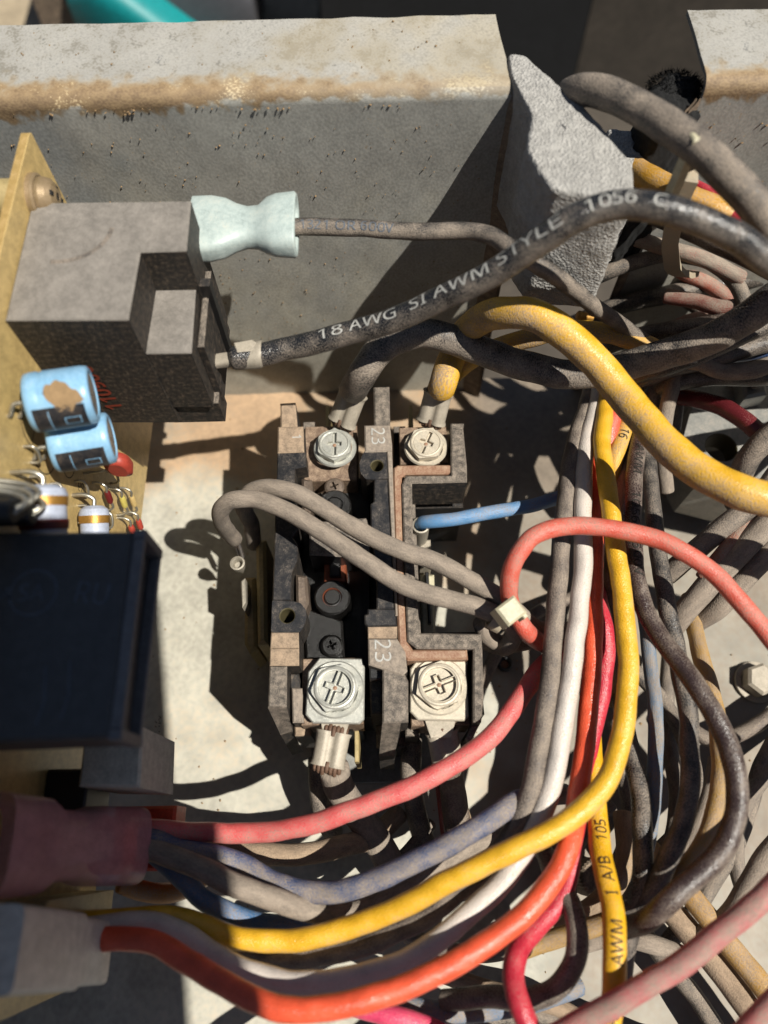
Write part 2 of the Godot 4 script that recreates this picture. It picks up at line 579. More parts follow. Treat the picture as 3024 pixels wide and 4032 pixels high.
# lettering as triangles, cut small enough to bend: [a, b, c] with x along, y up, in millimetres
func letters(text: String, size: float, mono := false, bold := true, fine := 0.5) -> Array:
	var f := SystemFont.new()
	f.font_names = PackedStringArray(["Droid Sans Mono" if mono else "Droid Sans"])
	if bold and not mono:
		f.font_weight = 700
	var tm := TextMesh.new()
	tm.font = f
	tm.font_size = 32
	tm.pixel_size = size / 23.0
	tm.depth = 0.0
	tm.curve_step = 2.0
	tm.text = text
	tm.horizontal_alignment = HORIZONTAL_ALIGNMENT_LEFT
	var arr := tm.get_mesh_arrays()
	var v: PackedVector3Array = arr[Mesh.ARRAY_VERTEX]
	var ix = arr[Mesh.ARRAY_INDEX]
	var todo := []
	var base := 1e9
	for q in v:
		base = minf(base, q.y)
	var count: int = ix.size() if ix != null else v.size()
	for i in range(0, count, 3):
		var t := []
		for k in 3:
			var q := v[ix[i + k]] if ix != null else v[i + k]
			t.append(Vector2(q.x, q.y - base))
		todo.append(t)
	var out := []
	while todo.size():
		var t: Array = todo.pop_back()
		var l := [t[0].distance_to(t[1]), t[1].distance_to(t[2]), t[2].distance_to(t[0])]
		var k := l.find(l.max())
		if l[k] <= fine or out.size() > 30000:
			out.append(t)
			continue
		var mid: Vector2 = (t[k] + t[(k + 1) % 3]) / 2
		todo.append([t[k], mid, t[(k + 2) % 3]])
		todo.append([mid, t[(k + 1) % 3], t[(k + 2) % 3]])
	return out

# print on a wire: starts `from` mm along, centred at angle `turn` from the top
func wire_print(s: Shape, m, path: Array, r: float, from: float, turn: float, size: float, text: String, back := false, spread := 1.0) -> void:
	var p := sample(path, 0.4)
	var f := frames(p)
	var at := PackedFloat32Array([0.0])
	for i in range(1, p.size()):
		at.append(at[i - 1] + p[i].distance_to(p[i - 1]))
	for t in letters(text, size, false, false):
		var q := []
		var nn := []
		for w in t:
			var d: float = clampf(from + (-w.x if back else w.x) * spread, 0.0, at[-1] - 0.01)
			var i := clampi(at.bsearch(d) - 1, 0, p.size() - 2)
			var k: float = (d - at[i]) / maxf(at[i + 1] - at[i], 1e-4)
			var ang: float = turn + ((w.y - size * 0.5) if not back else -(w.y - size * 0.5)) / r * -1.0
			var c: Vector3 = p[i].lerp(p[i + 1], k)
			var n: Vector3 = (f[i][1].lerp(f[i + 1][1], k) * cos(ang) + f[i][2].lerp(f[i + 1][2], k) * sin(ang)).normalized()
			q.append(c + n * (r * 1.03 + 0.04))
			nn.append(n)
		s.tri(m, q, nn)

# flat print on a face
func flat_print(s: Shape, m, at: Vector3, right: Vector3, up: Vector3, size: float, text: String, bold := true) -> void:
	var n := right.cross(up).normalized()
	for t in letters(text, size, false, bold, 99.0):
		var q := []
		for w in t:
			q.append(at + right * w.x + up * w.y)
		s.tri(m, q, [n, n, n])

# the insulation of a wire, and the wire as a thing
func wire(label: String, c: Color, level: String, path: Array, r: float, o := {}) -> Node3D:
	var w := thing(o.get("name", "wire"), label, o.get("category", "wire"), path[0], o.get("group", ""))
	var s := Shape.new()
	var m := wire_mat(c, "wire_" + level, o.get("turn", 0.0), o.get("rough", 0.5), o.get("dust", "dust_grey"))
	tube(s, m, path, r, o.get("sides", 18), o.get("step", 0.8), fmod(absf(path[0].x * 7.3 + path[0].z * 3.1), 40.0), o.get("taper", 0.0))
	part(s, "insulation", w)
	for t in o.get("prints", []):
		var ps := Shape.new()
		wire_print(ps, t[0], path, r, t[1], t[2], t[3], t[4], t[5] if t.size() > 5 else false, t[6] if t.size() > 6 else 1.0)
		part(ps, "print", w)
	return w

# a crimped barrel with its two rolled lobes from a to b, and the bare strands at its screw end
func lug(w: Node3D, a: Vector3, b: Vector3, half: float, tongue: Array, y0: float, y1: float, face := Vector3.UP, m = null) -> void:
	var t := (b - a).normalized()
	var side := t.cross(face).normalized()
	var up := side.cross(t).normalized()
	m = M.tin_dusty if m == null else m
	var s := Shape.new()
	var l := a.distance_to(b)
	var secs := []
	for q in [[0.0, 1.10, 0.82], [0.06, 1.06, 0.80], [0.12, 1.0, 0.80], [0.85, 0.98, 0.80], [0.94, 1.03, 0.84], [1.0, 1.10, 0.9]]:
		secs.append([a + t * l * q[0], side * half * q[1], up * half * q[2] * 0.78, 0.85, 0.5])
	s.loft(m, secs, 40)
	if tongue.size():
		s.prism(m, m, tongue, y0, y1, 0.1)
	var lg := part(s, "crimp_lug", w)
	for e in [[a, -t], [b, t]]:
		var st := Shape.new()
		for k in 7:
			var x := (k - 3) / 3.0
			var p0: Vector3 = e[0] + side * half * 0.72 * x + up * half * (0.25 * cos(x * 1.5) + 0.1) - e[1] * 0.8
			tube(st, M.strand, [p0, p0 + e[1] * 1.4 + up * 0.1 * (k % 2), p0 + e[1] * (1.8 + 0.25 * ((k * 5) % 3)) - up * half * 0.25], half * 0.14, 7, 0.8)
		part(st, "copper_strands", lg).set_meta("kind", "stuff")


# ---------------------------------------------------------------- the setting
func sheet_profile(back: float, top: float, bend: float, z: float, low: float) -> Array:
	# [point (z, y), v]: flange from the back edge, round the bend, down the face
	var out := []
	for i in 13:
		var k := i / 12.0
		out.append([Vector2(lerpf(back, z - bend, k), top), 0.175 * k])
	for i in range(1, 9):
		var t := PI / 2 * i / 8.0
		out.append([Vector2(z - bend + bend * sin(t), top - bend + bend * cos(t)), 0.175 + 0.06 * i / 8.0])
	for i in range(1, 21):
		var k := i / 20.0
		out.append([Vector2(z, lerpf(top - bend, low, k)), 0.235 + 0.765 * k])
	return out

func wall_sheet(called: String, label: String, x0: float, x1: float, u0: float, edge_skew: float, nick: float) -> Node3D:
	var w := thing(called, label, "metal panel", Vector3(x0, 0, -131), "")
	var s := Shape.new()
	var prof := sheet_profile(-152.5, 103.2, 2.8, -131.0, 0.0)
	var wob := noise(51, 0.06, 3)
	for layer in 2:
		var rows := []
		var uvs := []
		for q in prof:
			var row := []
			var uv := []
			var cols := 60
			for i in cols + 1:
				var k := float(i) / cols
				# the flange's free end is cut a little askew and its edge is dented
				var a: float = x0 + (edge_skew if edge_skew > 0.0 else 0.0) * (1.0 - smoothstep(0.0, 0.2, q[1]))
				var b: float = x1 + (edge_skew if edge_skew < 0.0 else 0.0) * (1.0 - smoothstep(0.0, 0.2, q[1]))
				var x: float = lerpf(a, b, k)
				var d := wob.get_noise_2d(x, q[1] * 100.0) * 0.35
				var p := Vector3(x, q[0].y, q[0].x)
				var n: Vector3 = Vector3.UP if q[1] < 0.175 else Vector3(0, 0, 1) if q[1] > 0.235 else Vector3(0, 1, 1).normalized()
				row.append(p + n * (d - layer * 1.0))
				uv.append(Vector2(u0 + (x - x0) / 135.0, q[1]))
			rows.append(row)
			uvs.append(uv)
		s.grid(M.wall, rows, false, uvs, layer == 1)
		if layer == 0:
			s.set_meta("outer", rows)
		else:
			var outer: Array = s.get_meta("outer")
			for r in rows.size() - 1:
				for e in [0, -1]:
					s.quad(M.sheet, [outer[r][e], outer[r + 1][e], rows[r + 1][e], rows[r][e]])
			for i in rows[0].size() - 1:
				s.quad(M.sheet, [outer[0][i], outer[0][i + 1], rows[0][i + 1], rows[0][i]])
	part(s, "sheet", w)
	return w

func grit(parent: Node3D, places: Array, m, seed_: int) -> void:
	var rng := RandomNumberGenerator.new()
	rng.seed = seed_
	var s := Shape.new()
	for q in places:
		var c: Vector3 = q[0]
		var r: float = q[1]
		var pts := []
		for d in [Vector3.RIGHT, Vector3.UP, Vector3.LEFT, Vector3.DOWN, Vector3.BACK, Vector3.FORWARD]:
			pts.append(c + d * r * rng.randf_range(0.6, 1.3) + Vector3(rng.randf() - 0.5, rng.randf() - 0.5, rng.randf() - 0.5) * r * 0.6)
		for k in 4:
			for e in [4, 5]:
				var f := [pts[k], pts[(k + 1) % 4], pts[e]]
				var n: Vector3 = (f[1] - f[0]).cross(f[2] - f[0]).normalized()
				n *= signf(n.dot(f[0] + f[1] + f[2] - c * 3.0))
				s.tri(m, f, [n, n, n])
	part(s, "grit", parent).set_meta("kind", "stuff")

func build_setting() -> void:
	# base plate
	var s := Shape.new()
	var rows := []
	var uvs := []
	var wob := noise(61, 0.02, 2)
	for j in 45:
		var row := []
		var uv := []
		for i in 67:
			var x := -130.0 + 5.0 * i
			var z := -135.0 + 5.0 * j
			row.append(Vector3(x, wob.get_noise_2d(x, z) * 0.25, z))
			uv.append(Vector2(minf((x + 130.0) / 260.0, 2.0 - (x + 130.0) / 260.0), (z + 135.0) / 220.0))
		rows.append(row)
		uvs.append(uv)
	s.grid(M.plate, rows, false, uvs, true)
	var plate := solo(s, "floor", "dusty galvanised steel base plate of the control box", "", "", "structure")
	s = Shape.new()
	s.prism(M.sheet, M.sheet, s.rect(-130, -135, 200, 85), -1.6, -0.6, 0.0, true)
	part(s, "underside", plate)
	var rng := RandomNumberGenerator.new()
	rng.seed = 5
	var spots := []
	for i in 260:
		spots.append([Vector3(rng.randf_range(-75, 110), 0.15, rng.randf_range(-128, 30)), rng.randf_range(0.15, 0.4)])
	grit(plate, spots, M.dirt, 6)
	# rubber grommet and the hole beside the wires
	var g := thing("rubber_grommet", "small black rubber grommet in the base plate, between contactor and grey wires", "grommet", Vector3(31.5,0.0,-43.4))
	s = Shape.new()
	s.xf = Transform3D(Basis(), Vector3(31.5,0.0,-43.4))
	s.lathe(M.black, [Vector2(2.1, 0.1), Vector2(2.1, 0.9), Vector2(1.7, 1.3), Vector2(1.2, 1.1), Vector2(1.0, 0.1)], 28)
	part(s, "ring", g)
	s = Shape.new()
	s.xf = Transform3D(Basis(), Vector3(31.5,0.2,-43.4))
	s.lathe(M.copper, [Vector2(1.0, 0.0), Vector2(0.0, 0.05)], 20)
	part(s, "plug", g)
	# left wall of the box behind the circuit board
	s = Shape.new()
	s.box(M.sheet_dark, Vector3(-103.5, 0, -130), Vector3(-102, 104, 85), 0.2)
	solo(s, "side_wall", "dusty grey side wall of the box behind the circuit board", "metal panel", "", "")
	# back wall, in two sheets with a gap where the wires leave
	var w := wall_sheet("back_panel", "long grey steel panel with a rusty bend along its flange", -108.0, 26.4, 0.0, -1.6, 0.0)
	var tab := Shape.new()
	for layer in 2:
		var tr := []
		for q in [[100.6, 0.8], [99.6, 3.0], [98.0, 4.4], [92.0, 4.2], [84.0, 3.8], [70.0, 3.6], [40.0, 3.4], [0.0, 3.4]]:
			var row := []
			for i in 9:
				var k := i / 8.0
				row.append(Vector3(26.3 + 4.4 * k + 0.5 * sin(k * 3.0) - layer * 0.8, q[0] + 1.4 * sin(k * 2.2) * (1.0 if q[0] > 90 else 0.0), -131.2 + q[1] * k))
			tr.append(row)
		tab.grid(M.sheet_dark, tr, false, [], layer == 0)
	part(tab, "bent_tab", w, "torn dark edge of the sheet bent forward")
	spots = []
	for i in 90:
		var x := rng.randf_range(-80, 5)
		var dense := 0.55 + 0.45 * sin(x * 0.35) * sin(x * 0.13 + 1.0)
		if rng.randf() < dense:
			spots.append([Vector3(x, 100.3 + rng.randf_range(-0.5, 0.5) - 0.8 * dense * rng.randf(), -130.75), rng.randf_range(0.12, 0.34) * (0.6 + 0.6 * dense)])
	for i in 420:
		spots.append([Vector3(rng.randf_range(-80, 24), rng.randf_range(20, 97), -130.85), rng.randf_range(0.08, 0.24)])
	for i in 45:
		spots.append([Vector3(rng.randf_range(-70, 24), 103.3, rng.randf_range(-151, -136)), rng.randf_range(0.08, 0.26)])
	grit(w, spots, M.dirt, 7)
	var w2 := wall_sheet("back_panel", "short grey steel panel with a torn brown corner beside the thick black wire", 63.6, 200.0, 0.42, -0.01, 0.0)
	s = Shape.new()
	for layer in 2:
		var tr := []
		for q in [[99.5, 0.8], [98.0, 1.6], [92.0, 1.9], [80.0, 1.9], [50.0, 1.8], [0.0, 1.8]]:
			var row := []
			for i in 7:
				var k := i / 6.0
				row.append(Vector3(63.8 - 2.6 * k * q[1] / 1.9 - layer * 0.8, q[0] + 0.6 * sin(k * 5.0 + q[0]), -131.2 + q[1] * k * 0.8))
			tr.append(row)
		s.grid(M.sheet_dark, tr, false, [], layer == 1)
	part(s, "bent_tab", w2, "corroded edge of the sheet bent outward")
	spots = []
	for i in 150:
		spots.append([Vector3(rng.randf_range(64, 100), rng.randf_range(60, 101), -130.85), rng.randf_range(0.08, 0.3)])
	grit(w2, spots, M.dirt, 9)


# ---------------------------------------------------------------- soft blocks
func soft_prism(s: Shape, m, poly: Array, y0: float, y1: float, round_: float, rough: float, seed_: int) -> void:
	var pts := poly.duplicate()
	for it in 3:
		var q := []
		for i in pts.size():
			var a: Vector2 = pts[i]
			var b: Vector2 = pts[(i + 1) % pts.size()]
			q.append(a.lerp(b, 0.1 if it == 0 else 0.25))
			q.append(a.lerp(b, 0.9 if it == 0 else 0.75))
		pts = q
	# even spacing round the edge
	var edge := []
	var total := 0.0
	for i in pts.size():
		total += pts[i].distance_to(pts[(i + 1) % pts.size()])
	var count := 120
	var i := 0
	var run := 0.0
	for k in count:
		var want := total * k / count
		while run + pts[i].distance_to(pts[(i + 1) % pts.size()]) < want:
			run += pts[i].distance_to(pts[(i + 1) % pts.size()])
			i += 1
		edge.append(pts[i].lerp(pts[(i + 1) % pts.size()], (want - run) / maxf(pts[i].distance_to(pts[(i + 1) % pts.size()]), 1e-4)))
	var mid := Vector2.ZERO
	for e in edge:
		mid += e / count
	var n := noise(seed_, 0.11, 4)
	var n2 := noise(seed_ + 1, 0.5, 3)
	var rows := []
	var levels := []
	for k in 40:
		levels.append([lerpf(y0, y1 - round_, k / 39.0), 0.0])
	for k in range(1, 6):
		var t := PI / 2 * k / 5.0
		levels.append([y1 - round_ + round_ * sin(t), round_ * (1.0 - cos(t))])
	for l in levels:
		var row := []
		for k in count + 1:
			var e: Vector2 = edge[k % count]
			var d := (mid - e).normalized()
			e += d * l[1]
			var p := Vector3(e.x, l[0], e.y)
			var o := n.get_noise_3dv(p) * rough + n2.get_noise_3dv(p) * rough * 0.4
			row.append(p - Vector3(d.x, 0, d.y) * o + Vector3.UP * o * 0.5 * (1.0 if l[1] > 0.0 else 0.0))
		rows.append(row)
	for k in range(1, 15):
		var row := []
		for j in count + 1:
			var e: Vector2 = edge[j % count]
			e += (mid - e).normalized() * round_
			e = e.lerp(mid, k / 14.0)
			var p := Vector3(e.x, y1, e.y)
			row.append(p + Vector3.UP * (n.get_noise_3dv(p) * rough * 0.8 + n2.get_noise_3dv(p) * rough * 0.4))
		rows.append(row)
	var area := 0.0
	for k in count:
		area += edge[k].x * edge[(k + 1) % count].y - edge[(k + 1) % count].x * edge[k].y
	s.grid(m, rows, true, [], area > 0.0)

func build_foam() -> void:
	var s := Shape.new()
	soft_prism(s, M.foam, [Vector2(26.15,-139.90), Vector2(29.32,-139.25), Vector2(33.25,-132.61), Vector2(38.07,-126.18), Vector2(43.29,-115.78), Vector2(45.81,-109.44), Vector2(44.81,-101.06), Vector2(30.64,-103.23), Vector2(29.00,-107.48), Vector2(26.87,-114.19), Vector2(29.06,-122.51), Vector2(27.50,-127.67), Vector2(26.11,-133.51)], 75.0, 104.0, 1.0, 0.5, 71)
	solo(s, "foam_block", "grey porous foam block wedged in the gap between the two steel panels", "foam block")
	s = Shape.new()
	soft_prism(s, M.foam, [Vector2(49.30,-139.02), Vector2(57.80,-136.64), Vector2(56.83,-127.84), Vector2(53.03,-125.06), Vector2(48.32,-130.79)], 60.0, 88.0, 1.4, 0.5, 75)
	solo(s, "foam_scrap", "small pale foam scrap half hidden under the thick black wire", "foam block")
	# bristly dark seal at the end of the short panel
	s = Shape.new()
	soft_prism(s, M.bristle, [Vector2(54.90,-138.18), Vector2(60.50,-143.54), Vector2(66.78,-141.93), Vector2(64.73,-130.49), Vector2(56.70,-127.25), Vector2(53.35,-131.52)], 55.0, 98.0, 3.0, 1.2, 77)
	var seal := solo(s, "bristle_seal", "black fuzzy seal at the torn end of the short steel panel", "seal")
	var rng := RandomNumberGenerator.new()
	rng.seed = 78
	s = Shape.new()
	var c := Vector3(61.0,96.0,-138.2)
	for k in 1600:
		var d := Vector3(rng.randfn(), absf(rng.randfn()) * 0.6, rng.randfn()).normalized()
		var p := c + Vector3(d.x * 6.0, d.y * 3.0, d.z * 5.2) * rng.randf_range(0.8, 1.0)
		var q := p + (d + Vector3(rng.randfn(), rng.randfn(), rng.randfn()) * 0.5) * rng.randf_range(0.25, 0.7)
		var sd := d.cross(Vector3.UP + Vector3(0.01, 0, 0.3)).normalized() * 0.09
		s.tri(M.bristle, [p - sd, p + sd, q], [d, d, d])
		var sd2 := d.cross(sd).normalized() * 0.09
		s.tri(M.bristle, [p - sd2, p + sd2, q], [sd, sd, sd])
	part(s, "bristles", seal).set_meta("kind", "stuff")

func build_beyond() -> void:
	var s := Shape.new()
	s.prism(M.roof_dark, M.roof_dark, s.rect(-900, -1500, 900, -153), -124, -120, 0.0, true)
	solo(s, "ground", "dark dirty ground beyond the control box", "", "", "structure")
	# equipment beyond the panels; black box stands for shade, tan slab for sunlit ground
	for q in [[M.painted_shade, Vector3(-28, -120, -600), Vector3(119, 30, -415), "dark_box", "black box standing in for the shaded zone beyond the gap in the panels", "cabinet"], [M.roof_dark, Vector3(121, -120, -620), Vector3(420, 20, -420), "dark_box", "brown cabinet blurred beyond the short steel panel", "cabinet"], [M.tan_sheet, Vector3(-73, -120, -600), Vector3(-30, -88, -400), "sunlit_ground_slab", "pale tan slab standing in for sunlit ground beyond the long steel panel", "tray"], [M.tool_grey, Vector3(-106, -120, -600), Vector3(-75, -88, -400), "grey_case", "grey case blurred between the teal tool and the tan slab", "case"], [M.sheet_dark, Vector3(-186, -120, -600), Vector3(-158, -40, -425), "dark_case", "dark brown case blurred behind the teal tool", "case"], [M.tan_sheet, Vector3(-330, -120, -600), Vector3(-190, -86, -400), "pale_box", "pale box blurred beyond the far end of the long panel", "box"]]:
		s = Shape.new()
		s.box(q[0], q[1], q[2], 3.0)
		solo(s, q[3], q[4], q[5])
	# teal power tool lying on the ground
	var t := thing("power_tool", "teal and grey power tool blurred beyond the long steel panel", "power tool", Vector3(-130, -120, -420))
	s = Shape.new()
	s.loft(M.teal, [[Vector3(-164, -62, -432), Vector3(0, 0, 16), Vector3(0, 18, 0), 0.6], [Vector3(-150, -58, -430), Vector3(0, 0, 22), Vector3(0, 24, 0), 0.6], [Vector3(-132, -64, -426), Vector3(0, 0, 22), Vector3(0, 22, 0), 0.6], [Vector3(-100, -84, -418), Vector3(0, 0, 17), Vector3(0, 15, 0), 0.7], [Vector3(-84, -90, -414), Vector3(0, 0, 12), Vector3(0, 10, 0), 0.7]])
	part(s, "housing", t)
	s = Shape.new()
	s.loft(M.tool_grey, [[Vector3(-140, -70, -452), Vector3(0, 0, 26), Vector3(0, 30, 0), 0.6], [Vector3(-90, -66, -452), Vector3(0, 0, 28), Vector3(0, 34, 0), 0.6], [Vector3(-66, -72, -448), Vector3(0, 0, 24), Vector3(0, 26, 0), 0.7]])
	part(s, "grip", t)
	# unseen sheet added above the lower-left corner to throw shade over the board
	s = Shape.new()
	s.prism(M.sheet, M.sheet, [Vector2(-60, -4), Vector2(52, -4), Vector2(63, -2.5), Vector2(69, 1.0), Vector2(72, 8.0), Vector2(88, 102), Vector2(92, 128), Vector2(-60, 128)], 260, 261.2, 0.3, true)
	solo(s, "added_shade_sheet", "added grey sheet out of view above the circuit board, put there to shade it", "cover")


# ---------------------------------------------------------------- circuit board at the left, upright, its parts facing right
func on_board(y: float, z: float, turn := 0.0) -> Transform3D:
	# local y points out of the board (world +x), local x along world -y
	return Transform3D(Basis(Vector3(0, -1, 0), Vector3(1, 0, 0), Vector3(0, 0, 1)) * Basis(Vector3.UP, turn), Vector3(-64.0, y, z))

func lead(s: Shape, pts: Array, r := 0.35) -> void:
	tube(s, M.lead, pts, r, 9, 0.4)

func build_board() -> void:
	var b := thing("circuit_board", "tan circuit board standing on edge with relays and blue capacitors", "circuit board", Vector3(-63.2, 20, -50))
	var s := Shape.new()
	s.xf = Transform3D(Basis(Vector3(0, -1, 0), Vector3(1, 0, 0), Vector3(0, 0, 1)), Vector3.ZERO)
	# outline in (-y, z), thickness along x
	s.prism(M.board, M.board_edge, [Vector2(-103.2, -121.5), Vector2(-102.6, -122.3), Vector2(-20.5, -122.3), Vector2(-20.5, 25), Vector2(-103.2, 25)], -65.6, -64.0, 0.12, true)
	part(s, "board", b)
	# silk-screen outlines and numbers
	s = Shape.new()
	var R := Vector3(0, 0, 1)
	var U := Vector3(0, 1, 0)
	flat_print(s, M.ink, Vector3(-63.96, 95.0, -117.5), R, U, 2.6, "8", false)
	flat_print(s, M.ink, Vector3(-63.96, 79.0, -84.5), Vector3(0, -0.9, 0.44).normalized(), Vector3(0, 0.44, 0.9).normalized(), 3.2, "C1S", false)
	flat_print(s, M.ink, Vector3(-63.96, 57.0, -69.5), Vector3(0, 0.9, 0.2).normalized(), Vector3(0, 0.2, -0.9).normalized(), 2.0, "R9", false)
	flat_print(s, M.ink, Vector3(-63.96, 67.0, -76.0), Vector3(0, 0.9, 0.2).normalized(), Vector3(0, 0.2, -0.9).normalized(), 2.0, "R7", false)
	flat_print(s, M.ink, Vector3(-63.96, 52.0, 2.0), Vector3(0, -1, 0), R, 2.4, "T1  RPT", false)
	for q in [[82.0, -73.0, 5.6], [76.5, -70.0, 5.2], [66.0, -72.0, 3.0], [60.0, -77.0, 2.4]]:
		for k in 40:
			var a0 := TAU * k / 40
			var a1 := TAU * (k + 0.92) / 40
			var c := Vector3(-63.96, q[0], q[1])
			s.quad(M.ink, [c + Vector3(0, cos(a0), sin(a0)) * q[2], c + Vector3(0, cos(a1), sin(a1)) * q[2], c + Vector3(0, cos(a1), sin(a1)) * (q[2] - 0.25), c + Vector3(0, cos(a0), sin(a0)) * (q[2] - 0.25)], [Vector3.RIGHT, Vector3.RIGHT, Vector3.RIGHT, Vector3.RIGHT])
	for q in [[56.0, -2.0, 30.0], [54.5, -1.5, 28.0], [47.0, -6.0, 20.0]]:
		s.quad(M.ink, [Vector3(-63.96, q[0], q[1]), Vector3(-63.96, q[0] - q[2], q[1] + 4.0), Vector3(-63.96, q[0] - q[2] - 0.4, q[1] + 4.0), Vector3(-63.96, q[0] - 0.4, q[1])])
	part(s, "print", b)
	# mounting screw and the stand-off behind it
	var sc := Shape.new()
	sc.xf = on_board(97.2, -111.8)
	sc.lathe(M.old_brass, [Vector2(4.3, 0), Vector2(4.3, 1.0), Vector2(4.0, 1.3), Vector2(3.7, 1.4)], 36)
	sc.lathe(M.old_brass, [Vector2(3.6, 1.4), Vector2(3.6, 2.0), Vector2(3.3, 3.2), Vector2(2.5, 4.0), Vector2(1.2, 4.4), Vector2(0.75, 4.4), Vector2(0.7, 3.3), Vector2(0, 3.2)], 36)
	var screw := part(sc, "mounting_screw", b)
	sc = Shape.new()
	sc.xf = on_board(97.2, -111.8, 0.5)
	sc.box(M.dark, Vector3(-2.6, 3.45, -0.45), Vector3(2.6, 4.28, 0.45), 0.05)
	sc.box(M.dark, Vector3(-0.45, 3.45, -1.9), Vector3(0.45, 4.3, 1.9), 0.05)
	part(sc, "cross_slot", screw)
	sc = Shape.new()
	sc.xf = Transform3D(Basis(Vector3(0, -1, 0), Vector3(1, 0, 0), Vector3(0, 0, 1)), Vector3(-102, 97.2, -111.8))
	sc.lathe(M.bobbin, [Vector2(3.4, 0), Vector2(3.4, 36.3), Vector2(0, 36.4)], 32)
	part(sc, "stand_off", b)

	# relay at the top with a stepped corner
	var r := Shape.new()
	r.prism(M.relay_dust, M.relay_side, [Vector2(-63.9, -109.8), Vector2(-34.4, -109.4), Vector2(-34.2, -97.4), Vector2(-42.4, -97.3), Vector2(-42.8, -82.4), Vector2(-63.9, -82.9)], 64.0, 98.0, 0.35, true)
	r.prism(M.relay_dust, M.relay_side, [Vector2(-43.3, -97.35), Vector2(-34.9, -97.3), Vector2(-34.5, -82.6), Vector2(-43.0, -82.7)], 69.5, 88.0, 0.3, true)
	r.prism(M.black_mid, M.black_light, r.rect(-44.5, -88.2, -33.6, -83.6), 62.0, 69.4, 0.2, true)
	r.prism(M.black_mid, M.black_light, r.rect(-34.5, -104.5, -33.2, -86.2), 66.0, 85.0, 0.3, true)
	r.prism(M.black_light, M.black, r.rect(-34.3, -99.5, -32.2, -97.6), 66.0, 88.5, 0.2, true)
	var relay := part(r, "relay", b, "dust covered black relay with a stepped corner and red lettering")
	s = Shape.new()
	flat_print(s, M.red_ink, Vector3(-52.6, 69.5, -82.5), Vector3(-0.10, 1, 0).normalized(), Vector3(-1, -0.10, 0).normalized(), 3.4, "110966", true)
	part(s, "print", relay)
	# ring mark moulded into the relay's top, dust worn off round it
	s = Shape.new()
	for k in 18:
		var a0 := PI * 0.02 + PI * 0.52 * k / 18.0
		var a1 := PI * 0.02 + PI * 0.52 * (k + 1) / 18.0
		var c := Vector3(-57.0, 98.0, -103.5)
		s.quad(M.grey_mid, [c + Vector3(cos(a0) * 9.3, 0.0, sin(a0) * 8.6), c + Vector3(cos(a1) * 9.3, 0.0, sin(a1) * 8.6), c + Vector3(cos(a1) * 8.5, 0.12, sin(a1) * 7.8), c + Vector3(cos(a0) * 8.5, 0.12, sin(a0) * 7.8)])
	part(s, "moulded_ring", relay)

	# shaded relay below, open at its right side
	r = Shape.new()
	r.prism(M.relay_dark, M.relay_dark, [Vector2(-63.9, -46.2), Vector2(-39.6, -45.8), Vector2(-39.2, -14.4), Vector2(-63.9, -14.0)], 82.4, 92.0, 0.5, true)
	for q in [[-46.1, -44.6], [-15.6, -14.1]]:
		r.box(M.relay_rim, Vector3(-39.6, 82.4, q[0]), Vector3(-37.6, 91.9, q[1]), 0.25)
	r.box(M.relay_rim, Vector3(-39.5, 90.9, -44.6), Vector3(-37.7, 91.8, -15.6), 0.2)
	r.box(M.relay_rim, Vector3(-39.5, 82.5, -44.6), Vector3(-37.7, 83.3, -15.6), 0.2)
	relay = part(r, "relay", b, "large dark relay in shade, open at its right side")
	s = Shape.new()
	for k in 48:
		var a0 := TAU * k / 48
		var a1 := TAU * (k + 1) / 48
		var c := Vector3(-53.6, 92.06, -36.0)
		s.quad(M.faint_ink, [c + Vector3(cos(a0), 0, sin(a0)) * 3.7, c + Vector3(cos(a1), 0, sin(a1)) * 3.7, c + Vector3(cos(a1), 0, sin(a1)) * 3.35, c + Vector3(cos(a0), 0, sin(a0)) * 3.35], [Vector3.UP, Vector3.UP, Vector3.UP, Vector3.UP])
	flat_print(s, M.faint_ink, Vector3(-56.0, 92.06, -34.7), Vector3(1, 0, 0), Vector3(0, 0, -1), 2.6, "SA", false)
	flat_print(s, M.faint_ink, Vector3(-47.6, 92.06, -34.4), Vector3(1, 0, 0.12).normalized(), Vector3(0.12, 0, -1).normalized(), 3.2, "RU", false)
	flat_print(s, M.faint_ink, Vector3(-61.4, 92.06, -35.0), Vector3(1, 0, 0), Vector3(0, 0, -1), 1.9, "10A", false)
	for q in [[-57.2, -24.5], [-50.0, -24.8], [-46.6, -25.5]]:
		s.quad(M.faint_ink, [Vector3(q[0], 92.06, q[1]), Vector3(q[0] + 0.3, 92.06, q[1]), Vector3(q[0] + 0.9, 92.06, q[1] + 5.0), Vector3(q[0] + 0.6, 92.06, q[1] + 5.0)])
		s.quad(M.faint_ink, [Vector3(q[0] + 0.6, 92.06, q[1] + 5.0), Vector3(q[0] + 0.9, 92.06, q[1] + 5.0), Vector3(q[0] + 0.3, 92.06, q[1] + 8.5), Vector3(q[0], 92.06, q[1] + 8.5)])
	part(s, "print", relay)
	s = Shape.new()
	s.box(M.relay_dark, Vector3(-63.9, 66, -42), Vector3(-46, 82.3, -18), 0.4)
	s.box(M.black, Vector3(-63.9, 42, -14), Vector3(-56, 54, -5), 0.4)
	part(s, "relay_socket", b)

	# cement resistor, upside-down lettering on its right side
	s = Shape.new()
	s.prism(M.cement, M.cement, [Vector2(-55.6, -20.2), Vector2(-45.0, -20.4), Vector2(-44.4, -10.0), Vector2(-55.4, -10.4)], 38.0, 60.0, 0.5, true)
	var ce := part(s, "cement_resistor", b, "grey cement resistor with upside-down lettering")
	s = Shape.new()
	var cd := Vector3(0.5, 0, 9.4).normalized()
	flat_print(s, M.ink, Vector3(-44.62, 52.5, -12.2), -cd, Vector3(0, -1, 0), 1.5, "CRB-5-25 H", false)
